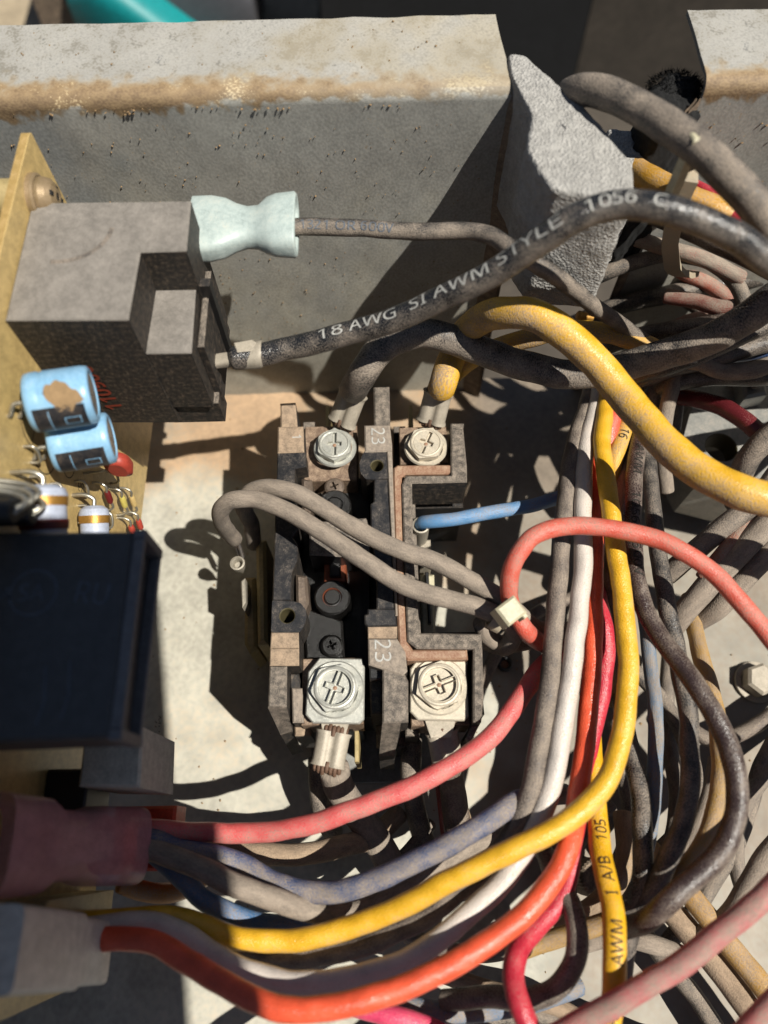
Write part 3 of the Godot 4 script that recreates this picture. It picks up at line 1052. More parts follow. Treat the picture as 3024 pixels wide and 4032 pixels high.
	flat_print(s, M.ink, Vector3(-44.62, 50.2, -12.2), -cd, Vector3(0, -1, 0), 1.5, "330 10% OM", false)
	flat_print(s, M.ink, Vector3(-44.9, 46.5, -15.5), -cd, Vector3(0, -1, 0), 1.5, "9904", false)
	part(s, "print", ce)

	# two blue electrolytic capacitors leaning away from the board
	for q in [[Vector3(-61.0,90.5,-70.8), Vector3(-50.5,89.3,-73.2), 5.2, "leaning blue capacitor with a dusty patch, the upper of two"], [Vector3(-61.0,79.9,-68.1), Vector3(-50.5,78.8,-70.5), 4.9, "leaning blue capacitor, the lower of two"]]:
		var p0: Vector3 = q[0]
		var p1: Vector3 = q[1]
		var ax := (p1 - p0).normalized()
		var rad: float = q[2]
		var sx := ax.cross(Vector3.UP).normalized()
		var bs := Basis(sx, ax, sx.cross(ax))
		var l := p0.distance_to(p1)
		s = Shape.new()
		s.xf = Transform3D(bs, p0)
		var prof := [Vector2(0, 0), Vector2(rad * 0.85, 0.0), Vector2(rad * 0.97, 0.4), Vector2(rad, 1.2), Vector2(rad, l * 0.22), Vector2(rad * 0.955, l * 0.26), Vector2(rad, l * 0.31), Vector2(rad, l - 1.3), Vector2(rad * 0.96, l - 0.3), Vector2(rad * 0.86, l), Vector2(rad * 0.76, l), Vector2(rad * 0.74, l - 0.35)]
		var rows := []
		for p in prof:
			var row := []
			for k in 41:
				var t := TAU * k / 40
				row.append(Vector3(p.x * cos(t), p.y, p.x * sin(t)))
			rows.append(row)
		s.grid(M.sleeve_blue, rows, true, [], true)
		var cap := part(s, "capacitor", b, q[3])
		s = Shape.new()
		s.xf = Transform3D(bs, p0)
		for wdg in 3:
			var pl := []
			for k in 9:
				var t := TAU / 3 * (wdg + k / 8.0) * 0.985 + 0.4
				pl.append(Vector2(cos(t), sin(t)) * rad * 0.73 + Vector2(cos(TAU / 3 * (wdg + 0.5) + 0.4), sin(TAU / 3 * (wdg + 0.5) + 0.4)) * 0.1)
			pl.append(Vector2(cos(TAU / 3 * (wdg + 0.5) + 0.4), sin(TAU / 3 * (wdg + 0.5) + 0.4)) * 0.14)
			s.prism(M.can_top, M.lead, pl, l - 0.9, l - 0.25, 0.1)
		part(s, "vent_top", cap)
		# dark polarity stripe with light marks, on the side turned down
		s = Shape.new()
		s.xf = Transform3D(bs, p0)
		var st := [[], []]
		var want := bs.inverse() * Vector3(0.0, 0.12, 1.0)
		var mid := atan2(want.z, want.x)
		for k in 13:
			var t := mid - 0.62 + 1.24 * k / 12.0
			for e in 2:
				st[e].append(Vector3(cos(t) * (rad + 0.05), [1.2, l - 1.2][e], sin(t) * (rad + 0.05)))
		s.grid(M.stripe_dark, st, false, [], true)
		part(s, "stripe", cap)
		s = Shape.new()
		s.xf = Transform3D(bs, p0)
		for bar in [[0.33, 0.345, -0.5, 0.5], [0.55, 0.565, -0.12, 0.2], [0.78, 0.795, -0.12, 0.2]]:
			var g := [[], []]
			for k in 7:
				var t: float = mid + lerpf(bar[2], bar[3], k / 6.0)
				for e in 2:
					g[e].append(Vector3(cos(t) * (rad + 0.1), l * bar[e], sin(t) * (rad + 0.1)))
			s.grid(M.sleeve_blue, g, false, [], true)
		for e2 in [-0.12, 0.17]:
			var g := [[], []]
			for k in 3:
				var t: float = mid + e2 + 0.03 * k / 2.0
				for e in 2:
					g[e].append(Vector3(cos(t) * (rad + 0.1), l * [0.55, 0.8][e], sin(t) * (rad + 0.1)))
			s.grid(M.sleeve_blue, g, false, [], true)
		part(s, "stripe_marks", cap)
		if rad > 5.0:
			s = Shape.new()
			s.xf = Transform3D(bs, p0)
			var patch := []
			var mid2 := mid + (0.95 if bs.z.z * cos(mid) > -2.0 else 0.0) * signf((bs * Vector3(cos(mid + 0.3), 0, sin(mid + 0.3))).y - (bs * Vector3(cos(mid), 0, sin(mid))).y)
			for k in 21:
				var u := k / 20.0
				var row := []
				var w0 := 0.5 * sin(PI * pow(u, 0.8)) + 0.05 * sin(u * 23.0)
				var sh := 0.25 - 0.55 * u + 0.06 * sin(u * 17.0)
				for j in 7:
					var t: float = mid2 + sh * 0.6 + w0 * (j / 3.0 - 1.0)
					row.append(Vector3(cos(t) * (rad + 0.06), l * (0.33 + 0.58 * u), sin(t) * (rad + 0.06)))
				patch.append(row)
			s.grid(M.dirt, patch, false, [], true)
			part(s, "dust_patch", cap)
		for e in [-1, 1]:
			s = Shape.new()
			var a0: Vector3 = p0 + Vector3(0, 1.6 * e, 0.9 * e)
			lead(s, [a0 + ax * 0.3, a0 - ax * 1.6, Vector3(-63.6, a0.y - 1.2, a0.z + 1.6), Vector3(-64.4, a0.y - 1.4, a0.z + 1.8)], 0.42)
			part(s, "lead", cap)

	# banded resistors lying on the board
	for q in [[Vector3(-58.5,85.6,-57.6), 4.0, 10.0, "thick grey-blue resistor with gold and red bands"], [Vector3(-59.6,61.2,-64.8), 3.0, 8.0, "grey-blue resistor with one gold band beside the big relay"]]:
		var c: Vector3 = q[0]
		var rad: float = q[1]
		var ax := Vector3(0.02, -0.42, 1.0).normalized()
		var sx := ax.cross(Vector3.UP).normalized()
		var bs := Basis(sx, ax, sx.cross(ax))
		s = Shape.new()
		s.xf = Transform3D(bs, c)
		s.lathe(M.resistor, [Vector2(0, 0), Vector2(rad * 0.6, 0.15), Vector2(rad * 0.9, 0.8), Vector2(rad, 1.8), Vector2(rad, 2.8), Vector2(rad * 0.93, 3.6), Vector2(rad * 0.93, q[2]), Vector2(rad, q[2] + 1.0), Vector2(rad * 0.8, q[2] + 3.0), Vector2(0, q[2] + 3.3)], 32)
		var rs := part(s, "resistor", b, q[3])
		for bd in [[2.2, M.gold], [6.2, M.red]]:
			if bd[0] > 5.0 and rad < 3.5:
				continue
			s = Shape.new()
			s.xf = Transform3D(bs, c)
			s.lathe(bd[1], [Vector2(rad * 0.98, bd[0] - 0.1), Vector2(rad * 1.015, bd[0]), Vector2(rad * 0.99, bd[0] + 1.5), Vector2(rad * 0.9, bd[0] + 1.6)], 32)
			part(s, "band", rs)
		s = Shape.new()
		lead(s, [c, c - ax * 1.2, c - ax * 2.2 + Vector3(-1.4, 0.4, 0.3), Vector3(-64.4, c.y + 0.8, c.z - 2.0)], 0.45)
		part(s, "lead", rs)
	# red ceramic disc and small parts near the bottom edge
	s = Shape.new()
	var dc := Vector3(-56.0,60.4,-74.5)
	s.loft(M.disc_red, [[dc + Vector3(0, 0, -1.5), Vector3(1.6, 0, 0), Vector3(0, 2.2, 0), 0.8], [dc + Vector3(0, 0, -1.1), Vector3(2.6, 0, 0), Vector3(0, 3.6, 0), 0.75], [dc + Vector3(0, 0, 0.9), Vector3(2.7, 0, 0), Vector3(0, 3.8, 0), 0.75], [dc + Vector3(0, 0, 1.5), Vector3(1.8, 0, 0), Vector3(0, 2.6, 0), 0.8]])
	var dcap := part(s, "disc_capacitor", b, "dull red ceramic disc capacitor")
	for e in [-1, 1]:
		s = Shape.new()
		lead(s, [dc + Vector3(-2.0, 1.6 * e, 0), dc + Vector3(-4.2, 1.7 * e, 0.6), Vector3(-64.4, dc.y + 1.9 * e, dc.z + 0.9)], 0.3)
		part(s, "lead", dcap)
	var rng := RandomNumberGenerator.new()
	rng.seed = 12
	for q in [[61.0, -78.5, M.red], [41.0, -75.0, M.yellow_bead], [35.0, -78.0, M.board], [33.0, -71.0, M.disc_red], [50.0, -72.0, M.red], [31.0, -66.0, M.board_edge], [28.5, -74.5, M.disc_red]]:
		var c := Vector3(-61.4, q[0], q[1])
		s = Shape.new()
		s.loft(q[2], [[c + Vector3(0, 1.5, -0.6), Vector3(0.5, 0, 0), Vector3(0, 0, 0.5), 1.0], [c + Vector3(0, 1.0, -0.4), Vector3(0.75, 0, 0), Vector3(0, 0, 0.75), 1.0], [c + Vector3(0, -1.0, 0.4), Vector3(0.75, 0, 0), Vector3(0, 0, 0.75), 1.0], [c + Vector3(0, -1.5, 0.6), Vector3(0.5, 0, 0), Vector3(0, 0, 0.5), 1.0]], 16)
		var bead := part(s, "diode", b)
		for e in [-1, 1]:
			s = Shape.new()
			lead(s, [c + Vector3(0, 1.4 * e, -0.5 * e), c + Vector3(0.2, 2.8 * e, -1.2 * e), c + Vector3(-1.0, 3.5 * e, -1.7 * e), c + Vector3(-3.0, 3.7 * e, -1.8 * e)], 0.3)
			part(s, "lead", bead)
	for q in [[84.0, -66.0, 0.9, 0.4], [80.0, -62.0, 0.8, 0.6], [72.0, -64.5, 0.5, 0.9], [68.5, -61.0, 0.4, 0.9], [62.0, -70.0, 0.9, 0.5], [58.5, -66.0, 0.3, 1.0], [52.0, -67.5, 0.9, 0.4], [46.0, -70.0, 0.6, 0.8], [43.0, -64.0, 0.9, 0.5], [38.0, -67.0, 0.5, 0.9], [47.0, -80.0, 0.9, 0.4], [54.0, -86.0, 0.3, 1.0]]:
		s = Shape.new()
		var la := Vector3(-64.2, q[0], q[1])
		var lb := la + Vector3(0, -q[2], q[3]).normalized() * 3.6
		lead(s, [la, la + Vector3(1.7, 0, 0), la + Vector3(2.2, 0, 0) + (lb - la) * 0.15, lb + Vector3(2.2, 0, 0) - (lb - la) * 0.15, lb + Vector3(1.7, 0, 0), lb], 0.3)
		part(s, "wire_link", b)
	# black power diodes and their leads at the far left
	for c in [Vector3(-58.0,99.2,-46.4), Vector3(-58.5,96.6,-48.3), Vector3(-59.0,93.9,-50.4), Vector3(-59.5,90.7,-49.8)]:
		s = Shape.new()
		s.xf = Transform3D(Basis(Vector3(0, -1, 0), Vector3(1, 0, 0), Vector3(0, 0, 1)), c)
		s.lathe(M.black, [Vector2(0, -3.5), Vector2(1.9, -3.4), Vector2(2.0, -3.0), Vector2(2.0, 2.6), Vector2(1.7, 3.0), Vector2(0, 3.1)], 24)
		var di := part(s, "power_diode", b)
		for e in [-1, 1]:
			s = Shape.new()
			lead(s, [c + Vector3(2.9, 0, 0.4 * e), c + Vector3(4.2, -0.5, -1.6), c + Vector3(2.0, -1.0, -3.4), c + Vector3(-5.6, -1.2 * e, -3.8)], 0.42)
			part(s, "lead", di)
	# pin header with a comb of black teeth near the lower end
	s = Shape.new()
	s.box(M.bobbin, Vector3(-63.9, 30, 7.5), Vector3(-57, 62, 11.0), 0.3)
	var hd := part(s, "pin_header", b)
	for k in 9:
		s = Shape.new()
		var y := 33.0 + 2.2 * k
		s.box(M.black, Vector3(-61, y, 11.2), Vector3(-55.0, y + 1.2, 13.2), 0.1)
		part(s, "tooth", hd)


# ---------------------------------------------------------------- terminals on the relay
func build_terminals(parent: Node3D) -> void:
	# blue sleeve of the upper spade terminal: flat at the relay, waisted, flared at the wire
	var s := Shape.new()
	var secs := []
	for q in [[-36.8, 7.3, 2.9, 0.55], [-33.0, 7.3, 3.0, 0.55], [-30.2, 6.6, 3.0, 0.6], [-28.0, 5.3, 2.8, 0.7], [-25.8, 4.6, 2.7, 0.8], [-23.6, 4.9, 2.9, 0.85], [-21.8, 6.4, 3.3, 0.8], [-20.0, 7.0, 3.6, 0.75], [-16.4, 7.2, 3.8, 0.7], [-15.9, 6.6, 3.4, 0.7], [-16.2, 5.4, 2.6, 0.75], [-18.5, 4.6, 2.2, 0.8]]:
		secs.append([Vector3(q[0], 88.0 + (0.5 if q[0] > -22 else 0.0), -112.4), Vector3(0, 0, q[1]), Vector3(0, q[2], 0), q[3]])
	s.loft(M.terminal_blue, secs, 40, false)
	part(s, "insulated_terminal", parent, "pale blue translucent sleeve of a spade terminal")


# ---------------------------------------------------------------- contactor
func hex_screw(parent: Node3D, c: Vector3, r: float, turn: float, m, clamp_: bool, label: String) -> void:
	var s := Shape.new()
	s.xf = Transform3D(Basis(Vector3.UP, turn), c)
	# hexagon with a chamfered top, and a low rim
	var hexa := []
	for k in 6:
		hexa.append(Vector2(cos(TAU * k / 6), sin(TAU * k / 6)) * r * 0.98)
	bored(s, m, m, hexa, Vector2.ZERO, r * 0.7, -2.4, -0.3, m)
	s.lathe(m, [Vector2(r * 0.72, -1.05), Vector2(0, -1.05)], 30)
	s.lathe(m, [Vector2(r * 0.85, -0.32), Vector2(r * 0.80, 0.02), Vector2(r * 0.74, 0.1), Vector2(r * 0.70, -0.06), Vector2(r * 0.67, -0.1)], 40)
	for e in [0.0, PI]:
		var half := []
		var gap := 0.42
		for k in 17:
			var t := 0.12 + (PI - 0.24) * k / 16.0
			half.append(Vector2(cos(t), sin(t)) * r * 0.68)
		half.append(Vector2(-r * 0.66, gap))
		half.append(Vector2(-0.62, gap))
		half.append(Vector2(-0.5, r * 0.36))
		half.append(Vector2(0.5, r * 0.36))
		half.append(Vector2(0.62, gap))
		half.append(Vector2(r * 0.66, gap))
		s.xf = Transform3D(Basis(Vector3.UP, turn + e), c)
		s.prism(m, m, half, -1.1, 0.0, 0.14)
	var screw := part(s, "terminal_screw", parent, label)
	s = Shape.new()
	s.xf = Transform3D(Basis(Vector3.UP, turn), c)
	s.lathe(M.copper, [Vector2(0.45, -0.9), Vector2(0.0, -0.75)], 12)
	part(s, "slot_dirt", screw)
	s = Shape.new()
	if clamp_:
		s.xf = Transform3D(Basis(Vector3.UP, -0.03), c)
		var k := r * 1.13
		s.prism(m, m, [Vector2(-k, -k * 0.62), Vector2(-k * 0.62, -k * 1.12), Vector2(k * 0.9, -k * 1.1), Vector2(k, -k * 0.8), Vector2(k * 1.02, k * 1.0), Vector2(k * 0.86, k * 1.16), Vector2(-k * 0.75, k * 1.14), Vector2(-k * 1.02, k * 0.86)], -3.6, -2.5, 0.25)
		part(s, "clamp_plate", screw)
	s = Shape.new()
	s.xf = Transform3D(Basis(), c)
	s.lathe(m, [Vector2(r * 1.12, -2.7), Vector2(r * 1.14, -2.3), Vector2(r * 1.08, -1.9), Vector2(r * 0.9, -2.0)], 44)
	part(s, "washer", screw)

func small_screw(parent: Node3D, c: Vector3, r: float, m, called: String) -> void:
	var s := Shape.new()
	s.xf = Transform3D(Basis(Vector3.UP, 0.4), c)
	s.lathe(m, [Vector2(r, -0.8), Vector2(r, -0.3), Vector2(r * 0.8, 0.1), Vector2(r * 0.45, 0.2)], 26)
	for k in 4:
		s.xf = Transform3D(Basis(Vector3.UP, 0.4 + TAU * k / 4), c)
		s.prism(m, m, [Vector2(0.22, 0.22), Vector2(r * 0.5, 0.22), Vector2(r * 0.4, r * 0.4), Vector2(0.22, r * 0.5)], -0.6, 0.22, 0.05)
	part(s, called, parent)

# a block pierced by a round hole: the outline is joined to the hole ray by ray
func bored(s: Shape, top, side, out: Array, c: Vector2, r: float, y0: float, y1: float, hole = null) -> void:
	hole = M.hole if hole == null else hole
	var n := 40
	var o := []
	for k in n:
		var d := Vector2.from_angle(TAU * k / n)
		var best := 1e9
		for i in out.size():
			var hit = Geometry2D.segment_intersects_segment(c, c + d * 99.0, out[i], out[(i + 1) % out.size()])
			if hit != null:
				best = minf(best, c.distance_to(hit))
		o.append(c + d * best)
	for k in n:
		var j := (k + 1) % n
		var d0 := Vector2.from_angle(TAU * k / n)
		var d1 := Vector2.from_angle(TAU * (k + 1) / n)
		var up := Vector3.UP
		s.quad(top, [Vector3(o[k].x, y1, o[k].y), Vector3(o[j].x, y1, o[j].y), Vector3(c.x + d1.x * (r + 0.2), y1, c.y + d1.y * (r + 0.2)), Vector3(c.x + d0.x * (r + 0.2), y1, c.y + d0.y * (r + 0.2))], [up, up, up, up])
		var e0 := Vector3(-d0.x, 1, -d0.y).normalized()
		var e1 := Vector3(-d1.x, 1, -d1.y).normalized()
		s.quad(hole, [Vector3(c.x + d0.x * (r + 0.2), y1, c.y + d0.y * (r + 0.2)), Vector3(c.x + d1.x * (r + 0.2), y1, c.y + d1.y * (r + 0.2)), Vector3(c.x + d1.x * r, y1 - 0.25, c.y + d1.y * r), Vector3(c.x + d0.x * r, y1 - 0.25, c.y + d0.y * r)], [e0, e1, e1, e0])
		var i0 := Vector3(-d0.x, 0, -d0.y)
		var i1 := Vector3(-d1.x, 0, -d1.y)
		s.quad(hole, [Vector3(c.x + d0.x * r, y1 - 0.25, c.y + d0.y * r), Vector3(c.x + d1.x * r, y1 - 0.25, c.y + d1.y * r), Vector3(c.x + d1.x * r * 0.85, y1 - 6.0, c.y + d1.y * r * 0.85), Vector3(c.x + d0.x * r * 0.85, y1 - 6.0, c.y + d0.y * r * 0.85)], [i0, i1, i1, i0])
		var w := Vector3(o[j].y - o[k].y, 0, -(o[j].x - o[k].x)).normalized()
		s.quad(side, [Vector3(o[k].x, y1, o[k].y), Vector3(o[j].x, y1, o[j].y), Vector3(o[j].x, y0, o[j].y), Vector3(o[k].x, y0, o[k].y)], [w, w, w, w])

func build_contactor() -> void:
	var c := thing("contactor", "dusty black contactor with four big terminal screws and white 23 lettering", "contactor", Vector3(-2, 0, -58))
	var s := Shape.new()
	# body below the terminals
	s.prism(M.black_light, M.black, [Vector2(-24.0, -86), Vector2(20.0, -86), Vector2(20.0, -77), Vector2(7.5, -77), Vector2(7.5, -45), Vector2(21.0, -45), Vector2(21.5, -26), Vector2(-23.5, -26)], 6.0, 29.0, 0.4)
	s.prism(M.black_mid, M.black, [Vector2(-22.0, -88), Vector2(-6, -88), Vector2(-6, -24), Vector2(-21.0, -24)], 4.0, 24.0, 0.4)
	s.prism(M.black_mid, M.black, [Vector2(-3, -88), Vector2(7, -88), Vector2(7, -20), Vector2(-3, -20)], 4.0, 22.0, 0.4)
	part(s, "body", c)
	s = Shape.new()
	s.prism(M.sheet, M.sheet, s.rect(-20, -97, 12, -14), 0.3, 2.0, 0.2)
	part(s, "mounting_foot", c)

	# left barrier
	s = Shape.new()
	s.prism(M.black_heavy, M.black_light, [Vector2(-25.23,-100.73), Vector2(-21.44,-100.90), Vector2(-20.66,-93.18), Vector2(-24.84,-93.03)], 20.0, 42.0, 0.4)
	s.prism(M.black_heavy, M.black_light, [Vector2(-25.07,-92.18), Vector2(-18.95,-92.15), Vector2(-18.56,-85.06), Vector2(-24.91,-84.97)], 20.0, 45.0, 0.35)
	s.prism(M.black_top, M.black_light, [Vector2(-24.99,-85.44), Vector2(-18.28,-85.27), Vector2(-17.98,-81.43), Vector2(-20.68,-80.89), Vector2(-20.74,-75.10), Vector2(-19.42,-65.77), Vector2(-20.72,-63.54), Vector2(-19.53,-61.94), Vector2(-19.53,-57.96), Vector2(-20.68,-55.16), Vector2(-20.69,-48.78), Vector2(-24.71,-48.67)], 20.0, 44.6, 0.3)
	bored(s, M.black_top, M.black_light, [Vector2(-24.71,-48.67), Vector2(-20.28,-48.46), Vector2(-18.46,-48.00), Vector2(-17.32,-46.41), Vector2(-17.18,-44.35), Vector2(-17.83,-42.54), Vector2(-18.50,-41.54), Vector2(-24.67,-41.58)], Vector2(-21.32,-45.27), 1.55, 20.0, 44.6)
	s.prism(M.black_heavy, M.black_light, [Vector2(-24.61,-41.58), Vector2(-18.75,-41.44), Vector2(-18.56,-38.05), Vector2(-24.67,-38.19)], 20.0, 45.0, 0.2)
	s.prism(M.black_heavy, M.black_light, [Vector2(-24.67,-38.14), Vector2(-18.56,-38.00), Vector2(-18.46,-34.32), Vector2(-24.61,-34.46)], 20.0, 45.0, 0.2)
	s.prism(M.black_mid, M.black_light, [Vector2(-24.71,-34.60), Vector2(-21.06,-34.51), Vector2(-20.88,-25.95), Vector2(-24.73,-26.03)], 20.0, 44.4, 0.3)
	s.prism(M.black_light, M.black_light, [Vector2(-21.23,-34.14), Vector2(-19.27,-34.09), Vector2(-17.97,-28.76), Vector2(-17.83,-23.13), Vector2(-20.73,-24.58)], 20.0, 38.5, 0.3)
	s.prism(M.grey_heavy, M.black_light, [Vector2(-20.52,-30.72), Vector2(-18.15,-30.66), Vector2(-17.79,-23.47), Vector2(-20.11,-23.52)], 18.0, 40.0, 0.3)
	s.prism(M.black_heavy, M.black_light, [Vector2(-20.58,-24.24), Vector2(-16.94,-24.16), Vector2(-16.89,-21.63), Vector2(-20.41,-21.70)], 12.0, 33.0, 0.3)
	part(s, "left_barrier", c)
	# sloping toe of the left barrier
	s = Shape.new()
	var a0 := Vector3(-24.8,44.2,-26.1)
	var a1 := Vector3(-20.9,44.2,-26.0)
	var b0 := Vector3(-23.5,33.0,-22.0)
	var b1 := Vector3(-20.9,33.0,-22.7)
	s.quad(M.black_mid, [a0, a1, b1, b0])
	s.quad(M.black_light, [a0, b0, Vector3(b0.x, 18, b0.z), Vector3(a0.x, 18, a0.z)])
	s.quad(M.black_light, [a1, b1, Vector3(b1.x, 18, b1.z), Vector3(a1.x, 18, a1.z)])
	s.quad(M.black_light, [b0, b1, Vector3(b1.x, 12, b1.z + 2), Vector3(b0.x, 12, b0.z + 2)])
	part(s, "left_barrier_toe", c)

	# centre barrier
	s = Shape.new()
	s.prism(M.black_mid, M.black_light, [Vector2(-1.89,-104.21), Vector2(2.04,-104.25), Vector2(1.99,-92.78), Vector2(-1.95,-92.88)], 16.0, 43.0, 0.4)
	s.prism(M.grey_heavy, M.black_light, [Vector2(-4.25,-92.02), Vector2(1.87,-91.99), Vector2(2.29,-86.52), Vector2(2.24,-84.65), Vector2(-4.22,-84.69)], 20.0, 45.0, 0.35)
	bored(s, M.black_top, M.black_light, [Vector2(-4.23,-85.16), Vector2(0.93,-85.02), Vector2(1.09,-77.66), Vector2(-2.15,-77.51), Vector2(-4.09,-77.68), Vector2(-5.26,-79.28), Vector2(-5.57,-81.60), Vector2(-5.01,-83.69)], Vector2(-1.38,-81.13), 1.4, 20.0, 44.6)
	s.prism(M.black_top, M.black_light, [Vector2(-2.14,-77.75), Vector2(1.09,-77.66), Vector2(1.78,-54.19), Vector2(1.87,-46.27), Vector2(-2.12,-46.37), Vector2(-1.99,-54.28), Vector2(-3.08,-64.23), Vector2(-3.09,-71.24), Vector2(-2.34,-71.93)], 20.0, 44.6, 0.3)
	s.prism(M.grey_heavy, M.black_light, [Vector2(1.04,-84.80), Vector2(2.24,-84.77), Vector2(2.42,-44.60), Vector2(1.93,-44.61)], 24.0, 45.0, 0.2)
	s.prism(M.black_top, M.black_light, [Vector2(-4.02,-46.41), Vector2(2.17,-46.27), Vector2(2.17,-42.48), Vector2(-4.07,-42.42), Vector2(-4.75,-43.25), Vector2(-4.73,-45.09), Vector2(-4.04,-45.28)], 20.0, 44.6, 0.3)
	s.prism(M.black_heavy, M.black_light, [Vector2(-4.01,-42.31), Vector2(2.26,-42.26), Vector2(2.19,-39.65), Vector2(-3.99,-39.80)], 20.0, 45.0, 0.15)
	s.prism(M.grey_heavy, M.black_light, [Vector2(-3.99,-39.74), Vector2(2.18,-39.59), Vector2(3.85,-36.65), Vector2(4.11,-32.65), Vector2(3.12,-31.71), Vector2(-3.96,-34.19)], 20.0, 45.0, 0.3)
	s.prism(M.black, M.black_light, [Vector2(-3.88,-34.34), Vector2(-1.07,-34.28), Vector2(-1.02,-31.76), Vector2(-3.82,-31.82)], 20.0, 42.0, 0.3)
	s.prism(M.black_mid, M.black_light, [Vector2(-1.06,-34.12), Vector2(2.79,-33.65), Vector2(4.24,-30.73), Vector2(3.95,-22.36), Vector2(-1.30,-22.29)], 16.0, 44.6, 0.35)
	s.prism(M.black_light, M.black_light, [Vector2(-3.92,-32.50), Vector2(-1.15,-32.44), Vector2(-1.39,-25.09), Vector2(-3.82,-25.14)], 16.0, 39.0, 0.3)
	part(s, "centre_barrier", c)
	s = Shape.new()
	a0 = Vector3(-1.3,44.4,-22.5)
	a1 = Vector3(2.5,44.4,-22.5)
	b0 = Vector3(-2.3,30.0,-17.4)
	b1 = Vector3(1.1,30.0,-17.5)
	s.quad(M.black_mid, [a0, a1, b1, b0])
	s.quad(M.black_light, [a0, b0, Vector3(b0.x, 14, b0.z), Vector3(a0.x, 14, a0.z)])
	s.quad(M.black_light, [a1, b1, Vector3(b1.x, 14, b1.z), Vector3(a1.x, 14, a1.z)])
	s.quad(M.black_light, [b0, b1, Vector3(b1.x, 10, b1.z + 1), Vector3(b0.x, 10, b0.z + 1)])
	part(s, "centre_barrier_toe", c)
	# white numbers, read from the right
	for q in [[Vector3(-21.5,45.1,-89.9), 2.1, "1"], [Vector3(-2.6,45.1,-91.2), 3.1, "23"], [Vector3(-2.6,45.1,-39.6), 3.3, "23"]]:
		s = Shape.new()
		flat_print(s, M.white_ink, q[0], Vector3(0, 0, 1), Vector3(1, 0, 0), q[1], q[2], false)
		part(s, "print", c)

	# frame at the right that holds the bar
	s = Shape.new()
	s.prism(M.frame_dust, M.black_light, [Vector2(16.46,-90.32), Vector2(19.46,-90.37), Vector2(19.65,-79.90), Vector2(19.41,-76.16), Vector2(6.64,-76.13), Vector2(6.30,-58.28), Vector2(6.89,-44.60), Vector2(6.94,-40.75), Vector2(20.08,-40.24), Vector2(20.04,-37.16), Vector2(19.59,-27.27), Vector2(18.73,-22.03), Vector2(17.05,-22.07), Vector2(18.08,-37.01), Vector2(17.60,-37.02), Vector2(6.22,-37.38), Vector2(4.32,-39.01), Vector2(4.25,-58.33), Vector2(4.27,-75.95), Vector2(5.20,-78.20), Vector2(15.76,-78.06)], 33.0, 45.0, 0.35, true)
	s.prism(M.black_mid, M.black_light, [Vector2(6.16,-77.86), Vector2(7.71,-77.82), Vector2(7.79,-42.56), Vector2(6.37,-42.60)], 20.0, 33.1, 0.2)
	s.prism(M.frame_dust, M.black_light, [Vector2(16.67,-90.78), Vector2(19.46,-90.70), Vector2(20.61,-96.06), Vector2(17.27,-96.15)], 24.0, 38.0, 0.3)
	s.prism(M.black_mid, M.black_light, [Vector2(17.38,-22.49), Vector2(19.09,-22.46), Vector2(16.52,-18.44), Vector2(15.81,-19.58)], 14.0, 40.0, 0.3)
	s.prism(M.black_mid, M.black_light, [Vector2(3.63,-23.96), Vector2(6.54,-23.89), Vector2(6.42,-20.99), Vector2(3.54,-21.05)], 12.0, 34.0, 0.3)
	part(s, "right_frame", c)
	# copper bar bent along the frame
	s = Shape.new()
	s.prism(M.copper, M.copper, [Vector2(2.47,-80.65), Vector2(3.36,-81.36), Vector2(16.63,-81.14), Vector2(16.60,-78.70), Vector2(5.24,-78.87), Vector2(4.35,-78.17), Vector2(4.13,-60.77), Vector2(4.23,-44.73), Vector2(4.43,-38.86), Vector2(5.45,-37.34), Vector2(16.88,-37.18), Vector2(16.94,-35.01), Vector2(4.20,-35.01), Vector2(2.51,-37.02), Vector2(2.33,-44.78), Vector2(2.26,-60.82), Vector2(2.29,-78.22)], 36.0, 44.4, 0.4)
	part(s, "copper_bar", c, "dusty copper bar bent round the right frame")
	# terminal pads
	for q in [[Vector2(-19.21,-95.62), Vector2(-6.29,-80.40), 38.8], [Vector2(4.19,-93.84), Vector2(15.77,-83.60), 40.4], [Vector2(-18.42,-37.18), Vector2(-5.37,-23.10), 38.8], [Vector2(4.70,-35.49), Vector2(16.99,-22.32), 39.4]]:
		s = Shape.new()
		s.prism(M.pad, M.pad, s.rect(q[0].x, q[0].y, q[1].x, q[1].y), 28.0, q[2], 0.2)
		part(s, "terminal_pad", c)
	hex_screw(c, Vector3(-11.5,44.2,-87.6), 4.55, 1.55, M.steel, false, "pale hex terminal screw next to the 1 mark")
	hex_screw(c, Vector3(10.4,45.0,-86.9), 4.6, 1.15, M.steel_dusty, false, "pale hex terminal screw in the far right corner")
	hex_screw(c, Vector3(-11.0,44.4,-29.8), 5.3, 1.2, M.steel, true, "pale hex terminal screw on a bright square clamp plate")
	hex_screw(c, Vector3(10.7,44.6,-29.9), 5.3, 0.35, M.steel_dusty, true, "tan dusted hex terminal screw on a square clamp plate")

	# inside: burnt bed, moving contacts, centre block
	s = Shape.new()
	s.prism(M.burnt, M.burnt, [Vector2(-20.74,-83.74), Vector2(-3.26,-83.29), Vector2(-3.88,-36.63), Vector2(-19.59,-36.98)], 22.0, 31.5, 0.3)
	s.prism(M.burnt, M.burnt, [Vector2(-18.93,-49.87), Vector2(-9.94,-46.40), Vector2(-9.41,-37.42), Vector2(-18.13,-37.62)], 24.0, 36.0, 0.5)
	part(s, "burnt_bed", c)
	s = Shape.new()
	s.xf = Transform3D(Basis(), Vector3(-11.7,40.0,-73.4))
